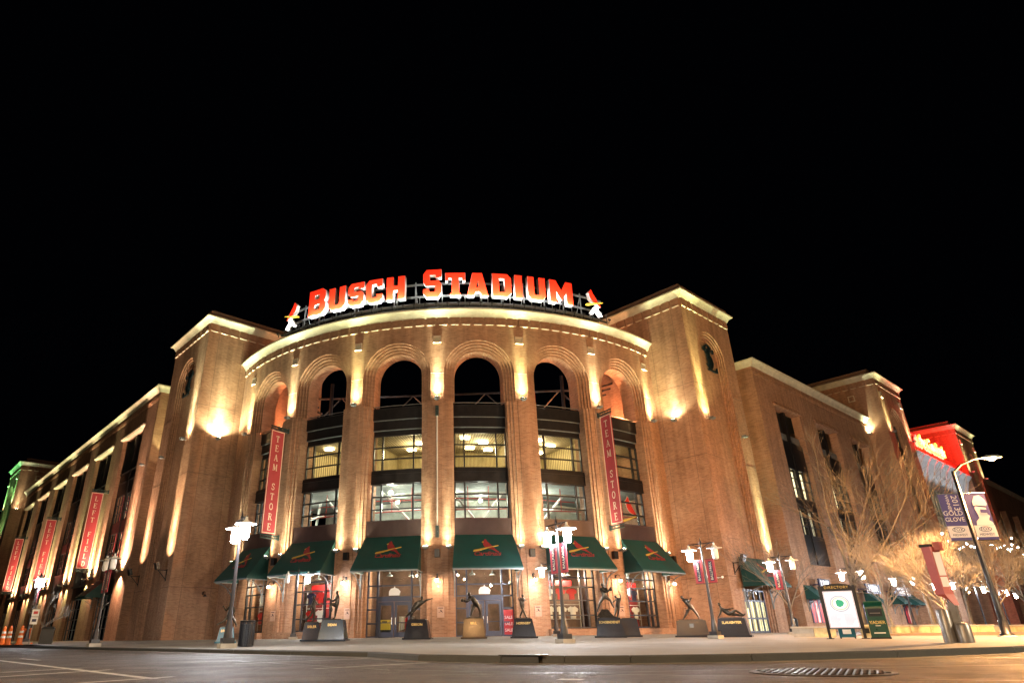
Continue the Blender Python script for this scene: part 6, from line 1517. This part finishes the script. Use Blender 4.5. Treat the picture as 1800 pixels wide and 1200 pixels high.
    mb = MB(); mb.lathe([(0.17, -0.03), (0.17, 0.86), (0.16, 0.88), (0.0, 0.882)], 28, (-0.17, -0.10, 0)); d1 = mb.build('drum', M['steelcyl'], t, True); d1.modifiers.new('e', 'EDGE_SPLIT')
    mb = MB(); mb.lathe([(0.20, -0.03), (0.20, 0.44), (0.17, 0.50), (0.0, 0.54)], 28, (0.17, 0.02, 0)); mb.build('drum', M['steelcyl'], t, True).modifiers.new('e', 'EDGE_SPLIT')
    mb = MB(); mb.box(-0.02, 0.17, -0.04, 0.10, 0.4, 1.06); mb.build('post', M['steelcyl'], t)
    mb = MB(); pr = [(-0.19, -0.14), (0.06, -0.20), (0.22, 0.0), (-0.14, 0.13)]
    for (z0, k0, o0), (z1, k1, o1) in (((0.98, 0.55, 0.16), (1.28, 1.0, 0.0)), ((1.28, 1.0, 0.0), (2.62, 1.0, -0.03))):
        A = [Vector((px * k0 + o0, py * k0, z0 + (0.16 if px < 0 else 0) * (z0 < 1.2))) for px, py in pr]; B = [Vector((px * k1 + o1, py * k1, z1)) for px, py in pr]
        for i in range(4): mb.face([A[i], A[(i + 1) % 4], B[(i + 1) % 4], B[i]])
        mb.face(A); mb.face(B)
    mb.build('body', M['kred'], t)
    mb = MB(); e1 = Vector((0.06, -0.20, 0)); e2 = Vector((0.22, 0.0, 0)); n_ = Vector((0.22, -0.20, 0)).normalized() * 0.012
    for z0, z1, m, nm in ((1.80, 2.46, 'pink', 'map_panel'), (1.34, 1.76, 'pink', 'text_panel')):
        mb = MB(); a = e1.lerp(e2, 0.14); b = e1.lerp(e2, 0.9); mb.box(0, (b - a).length, -0.012, 0.0, z0, z1, basis(a - Vector((0.012, 0, 0)), (b - a), Vector((0, 0, 1)).cross(b - a)) if False else Matrix.Translation(a + Vector((-0.02, 0, 0))) @ Matrix.Rotation(atan2((b - a).y, (b - a).x), 4, 'Z')); mb.build(nm, M[m], t)
    mb = MB(); mb.box(-0.24, 0.04, -0.20, 0.02, 2.625, 2.70); mb.build('cap', M['dark'], t)
    mb = MB(); mb.box(0.10, 0.28, -0.12, 0.10, 2.50, 2.74); mb.build('finial', M['kred'], t)
    # planters and mulch beds
    for i, (x, y, l, yaw_, lab) in enumerate(((22.5, -11.4, 2.2, -24, 'grey and yellow stone planter wall left of the directory board'), (31.4, -5.6, 3.4, -8, 'yellow stone planter wall behind the slim pale tree'), (35.5, -3.6, 3.2, 0, 'yellow stone planter wall right of the red pylon'), (41.0, -1.4, 4.6, 6, 'long yellow stone planter wall behind the tall road light'), (48.0, 3.5, 5.0, 14, 'farthest yellow stone planter wall at the right edge'))):
        t = thing('planter', lab, 'planter', (x, y, ground_z(x, y)), radians(yaw_), 'stone planters along the right wing')
        n = max(2, int(l / 0.9)); 
        for k in range(n):
            mb = MB(); a = -l / 2 + l * k / n; mb.box(a + 0.01, a + l / n - 0.01, -0.45, 0.45, -0.06, 0.46); o = mb.build('stone', M['concrete'] if (i == 0 and k == 0) else M['limestone'], t); bv = o.modifiers.new('b', 'BEVEL'); bv.width = 0.02; bv.segments = 2
        mb = MB(); mb.box(-l / 2 - 0.05, l / 2 + 0.05, -0.50, 0.50, 0.462, 0.55); mb.build('coping', M['concrete'], t)
    mb = MB(); c = Vector((33.5, -9.5)); N = 40
    rim = [(c.x + 8.0 * cos(2 * pi * k / N), c.y + 3.0 * sin(2 * pi * k / N)) for k in range(N)]
    g = lambda x, y, e: (x, y, ground_z(x, y) + e)
    for k in range(N):
        a, b = rim[k], rim[(k + 1) % N]; i0 = [(c.x + (p[0] - c.x) * 0.7, c.y + (p[1] - c.y) * 0.7) for p in (a, b)]
        mb.face([g(*a, 0.006), g(*b, 0.006), g(*i0[1], 0.10), g(*i0[0], 0.10)]); mb.face([g(*i0[0], 0.10), g(*i0[1], 0.10), g(c.x, c.y, 0.16)])
    o = mb.build('mulch_bed', M['soil']); tag(o, kind='structure')
    # left side: parking sign, bin, barricade panels
    t = thing('parking_sign', 'pole with two small white regulation signs at the left kerb', 'sign', (-27.7, -6.2, ground_z(-27.7, -6.2)), radians(30))
    mb = MB(); mb.tube([(0, 0, 0), (0, 0, 2.5)], 0.03, 8); mb.build('post', M['steel'], t)
    for z, m in ((2.0, 'red'), (1.5, 'navy')):
        mb = MB(); mb.box(-0.22, 0.22, -0.045, -0.03, z - 0.22, z + 0.24); o = mb.build('plate', M['white'], t)
        mb = MB(); mb.box(-0.13, 0.13, -0.05, -0.0455, z - 0.06, z + 0.12); mb.build('symbol', M[m], o)
    t = thing('litter_bin', 'square black litter bin beside the young tree at the left kerb', 'litter bin', (-26.9, -5.6, ground_z(-26.9, -5.6)), radians(30))
    mb = MB(); mb.box(-0.4, 0.4, -0.4, 0.4, 0.0, 0.95); mb.build('body', M['black'], t); mb = MB(); mb.frust((0.43, 0.43), (0.3, 0.3), 0.95, 1.12); mb.build('lid', M['dark'], t)
    for i, (x, y, lab) in enumerate(((-31.6, -3.6, 'orange traffic channelizer with white bands at the left edge'), (-30.4, -4.6, 'orange traffic channelizer with white bands, the middle of three'), (-28.9, -5.5, 'orange traffic channelizer with white bands beside the sign pole'))):
        t = thing('channelizer_drum', lab, 'traffic cone', (x, y, ground_z(x, y)), 0, 'orange traffic channelizers')
        mb = MB(); mb.lathe([(0.26, 0.0), (0.26, 0.06), (0.19, 0.07), (0.10, 1.15), (0.05, 1.2), (0.03, 1.26)], 14); mb.build('cone', M['orange'], t)
        for z in (0.45, 0.75): r = 0.19 - (z - 0.07) / 1.08 * 0.09 + 0.004; mb = MB(); mb.lathe([(r, z), (r - 0.012, z + 0.14)], 14); mb.build('band', M['white'], t)
    t = thing('barricade', 'orange plastic barrier panel behind the channelizers at the left edge', 'barricade', (-31.5, -1.2, ground_z(-31.5, -1.2)), radians(-45))
    mb = MB(); mb.box(-1.3, 1.3, -0.03, 0.03, 0.1, 1.05); mb.build('panel', M['orange'], t)
    for s in (-1.1, 1.1): mb = MB(); mb.box(s - 0.05, s + 0.05, -0.3, 0.3, 0.0, 0.1); mb.box(s - 0.04, s + 0.04, -0.05, 0.05, 0.1, 1.1); mb.build('leg', M['orange'], t)
    # bin in the recess by the right wing
    p = FR(33.4, 0, -0.5); t = thing('litter_bin', 'slim black litter bin in the recess right of the right tower', 'litter bin', (p.x, p.y, ground_z(p.x, p.y)), radians(45))
    mb = MB(); mb.lathe([(0.28, 0.0), (0.30, 1.1), (0.26, 1.15), (0.1, 1.3)], 14); mb.build('body', M['black'], t)
    # string of bulbs over the pavement on the right
    t = thing('string_lights', 'string of small white bulbs hung in the trees right of the red pylon', 'string lights', (50, 12, 0))
    P = [(44.5, 10.0, 8.0), (47, 11, 7.2), (50, 13.5, 8.6), (53, 15, 7.4), (56, 18, 8.4), (59, 20, 6.6), (62, 23, 5.2)]
    pts = []
    for a, b in zip(P, P[1:]):
        for k in range(5): q = Vector(a).lerp(Vector(b), k / 5); q.z -= 0.8 * sin(pi * k / 5); pts.append(q - Vector((50, 12, 0)))
    mb = MB(); mb.tube(pts, 0.015, 4); mb.build('wire', M['black'], t)
    mb = MB(); mb.lathe([(0.01, 0.09), (0.085, 0.0), (0.01, -0.09)], 8); bm_ = mb.mesh('bulb', M['string'])
    for q in pts[::1]: link('bulb', bm_, t, q - Vector((0, 0, 0.08)))
M['wk'] = mat('dark green enamel', (0.006, 0.05, 0.032), 0.3, var=0.15)
M['wk2'] = mat('olive print panel', (0.10, 0.105, 0.05), 0.5, var=0.3, vscale=6)
furniture()

def shop_goods():
    """merchandise seen through the shop glass"""
    J = [(-0.42, 0.0), (-0.24, 0.0), (-0.24, -0.55), (0.24, -0.55), (0.24, 0.0), (0.42, 0.0), (0.50, 0.22), (0.20, 0.40), (0.08, 0.36), (-0.08, 0.36), (-0.20, 0.40), (-0.50, 0.22)]
    me0 = poly_mesh([J], 0.03); me0.transform(Matrix.Rotation(pi / 2, 4, 'X'))
    ms = {}
    for m in ('red', 'navy', 'white'): q = me0.copy(); q.materials.clear(); q.materials.append(M[m]); ms[m] = q
    rnd = random.Random(9); names = {0: 'the leftmost shop window', 1: 'the window left of the glass doors', 4: 'the window right of the doors', 5: 'the rightmost shop window'}
    for k in (0, 1, 4, 5):
        c = BAYS[k] * RC; F = Fdrum; zt = [3.1, 1.75]
        mb = MB(); fbox(mb, F, c - 2.1, c + (1.2 if k == 4 else 2.0), 3.75, 4.15, -2.9, -2.8); mb.build('display_header', M['red'], stadium)
        mb = MB(); fbox(mb, F, c - 2.2, c + 2.2, 0.5, 3.7, -3.1, -3.0); mb.build('display_wall', M['shopred'] if k in (1, 5) else M['shopwall'], stadium)
        mb = MB()
        for z in (3.62, 2.28, 1.2): mb.tube([F(c - 2.1, z, -2.4), F(c + 1.6, z, -2.4)], 0.025, 5)
        for s in (-2.1, -0.2, 1.6): mb.tube([F(c + s, 0.5, -2.4), F(c + s, 3.7, -2.4)], 0.03, 5)
        mb.build('display_rack', M['steelw'], stadium)
        for r, z in enumerate(zt):
            for i in range(3 if k in (4, 5) else 2):
                s = c - 1.5 + i * 1.15; m = rnd.choice(['red', 'navy', 'red', 'white'] if r == 0 else ['red', 'red', 'white'])
                nm = {'red': 'red', 'navy': 'navy', 'white': 'white'}[m]
                lab = f"{nm} shirt, {['first','second','third'][i]} on the {['upper','lower'][r]} rack of {names[k]}"
                t = thing('shop_shirt', lab, 'shirt', F(s, z, -2.3), s / RC, 'shirts displayed in the shop windows'); link('shirt_body', ms[m], t)
    # yellow crate and clothes rail behind the glass doors
    c = BAYS[2] * RC; t = thing('display_crate', 'yellow display crate behind the left glass door', 'crate', Fdrum(c - 0.9, 0.55, -1.7), c / RC)
    mb = MB(); mb.box(-0.42, 0.42, -0.25, 0.25, 0.0, 0.72); mb.build('box', M['yellow'], t); mb = MB(); mb.box(-0.2, 0.2, -0.258, -0.25, 0.55, 0.62); mb.build('slot', M['dark'], t); mb = MB(); mb.box(-0.45, 0.45, -0.28, 0.28, -0.55, 0.0); mb.build('stand', M['dark'], t)
    t = thing('clothes_rail', 'rail of pale and red clothes behind the right leaf of the left doors', 'clothes rail', Fdrum(c + 0.85, 0, -2.0), c / RC)
    mb = MB(); mb.tube([(-0.6, 0, 0), (-0.6, 0, 1.5), (0.6, 0, 1.5), (0.6, 0, 0)], 0.02, 6); mb.build('rail', M['steelw'], t)
    for i, m in enumerate(('cream', 'white', 'cream', 'red', 'red', 'cream', 'white')): mb = MB(); x = -0.5 + i * 0.16; mb.frust((0.05, 0.2), (0.03, 0.16), 0.5 + 0.05 * (i % 3), 1.46, x, 0); mb.build('garment', M[m], t)
    # red sale poster and white cap logos in the door bays
    for k in (2, 3):
        c = BAYS[k] * RC
        t = thing('cap_decal', f"white cap emblem on the transom glass above the {'left' if k == 2 else 'right'} pair of doors", 'decal', Fdrum(c, 3.3, -1.15), c / RC)
        me = poly_mesh([[(-0.45, -0.28), (0.42, -0.28), (0.42, -0.18), (0.5, 0.0), (0.3, 0.2), (0.06, 0.28), (0.0, 0.42), (-0.05, 0.28), (-0.3, 0.22), (-0.45, 0.02)]], 0.004); me.transform(Matrix.Rotation(pi / 2, 4, 'X')); me.materials.clear(); me.materials.append(M['signwhite2']); link('print', me, t)
    c = BAYS[3] * RC; t = thing('shop_poster', 'red and white sale poster beside the right pair of doors', 'poster', Fdrum(c + 1.9, 0.12, -1.14), c / RC)
    mb = MB(); mb.box(-0.38, 0.38, -0.01, 0.0, 0.0, 1.75); mb.build('sheet', M['red'], t)
    for z, tx in ((1.2, 'SALE'), (0.75, 'SALE'), (0.3, 'SALE')): me = text_mesh(tx, 0.30, 0.003); me.transform(basis((0, -0.014, z), (1, 0, 0), (0, 0, 1))); me.materials.clear(); me.materials.append(M['white']); link('lettering', me, t)
    # big bird picture in the upper right window
    th = BAYS[5]; t = thing('window_bird', 'large red bird on a yellow bat behind the right end upper window', 'decal', Fdrum(th * RC + 0.6, 10.0, -1.6), th)
    fx = [[(x * 1.5, y * 1.6) for x, y in BIRD]]
    for pts, m, nm, dd in ((fx, 'birdred', 'bird', 0), ([[(x * 1.5, -1.1 + y * 1.4 + 0.5) for x, y in BAT]], 'birdyel', 'bat', 0.03), ([[(x * 1.62, y * 1.72 - 0.02) for x, y in BIRD]], 'signwhite2', 'outline', -0.03)):
        me = poly_mesh(pts, 0.01); me.transform(basis((0, -dd, 0), (1, 0, 0), (0, 0, 1))); me.materials.clear(); me.materials.append(M[m]); link(nm, me, t)
M['shopred'] = mat('red shop wall', (0.22, 0.02, 0.02), 0.7, var=0.4, vscale=1.5)
M['signwhite2'] = mat('white print', (0.75, 0.73, 0.70), 0.6)
M['birdred'] = mat('red print', (0.70, 0.03, 0.03), 0.6); M['birdyel'] = mat('yellow print', (0.8, 0.55, 0.1), 0.6)
shop_goods()
bpy.context.view_layer.update()
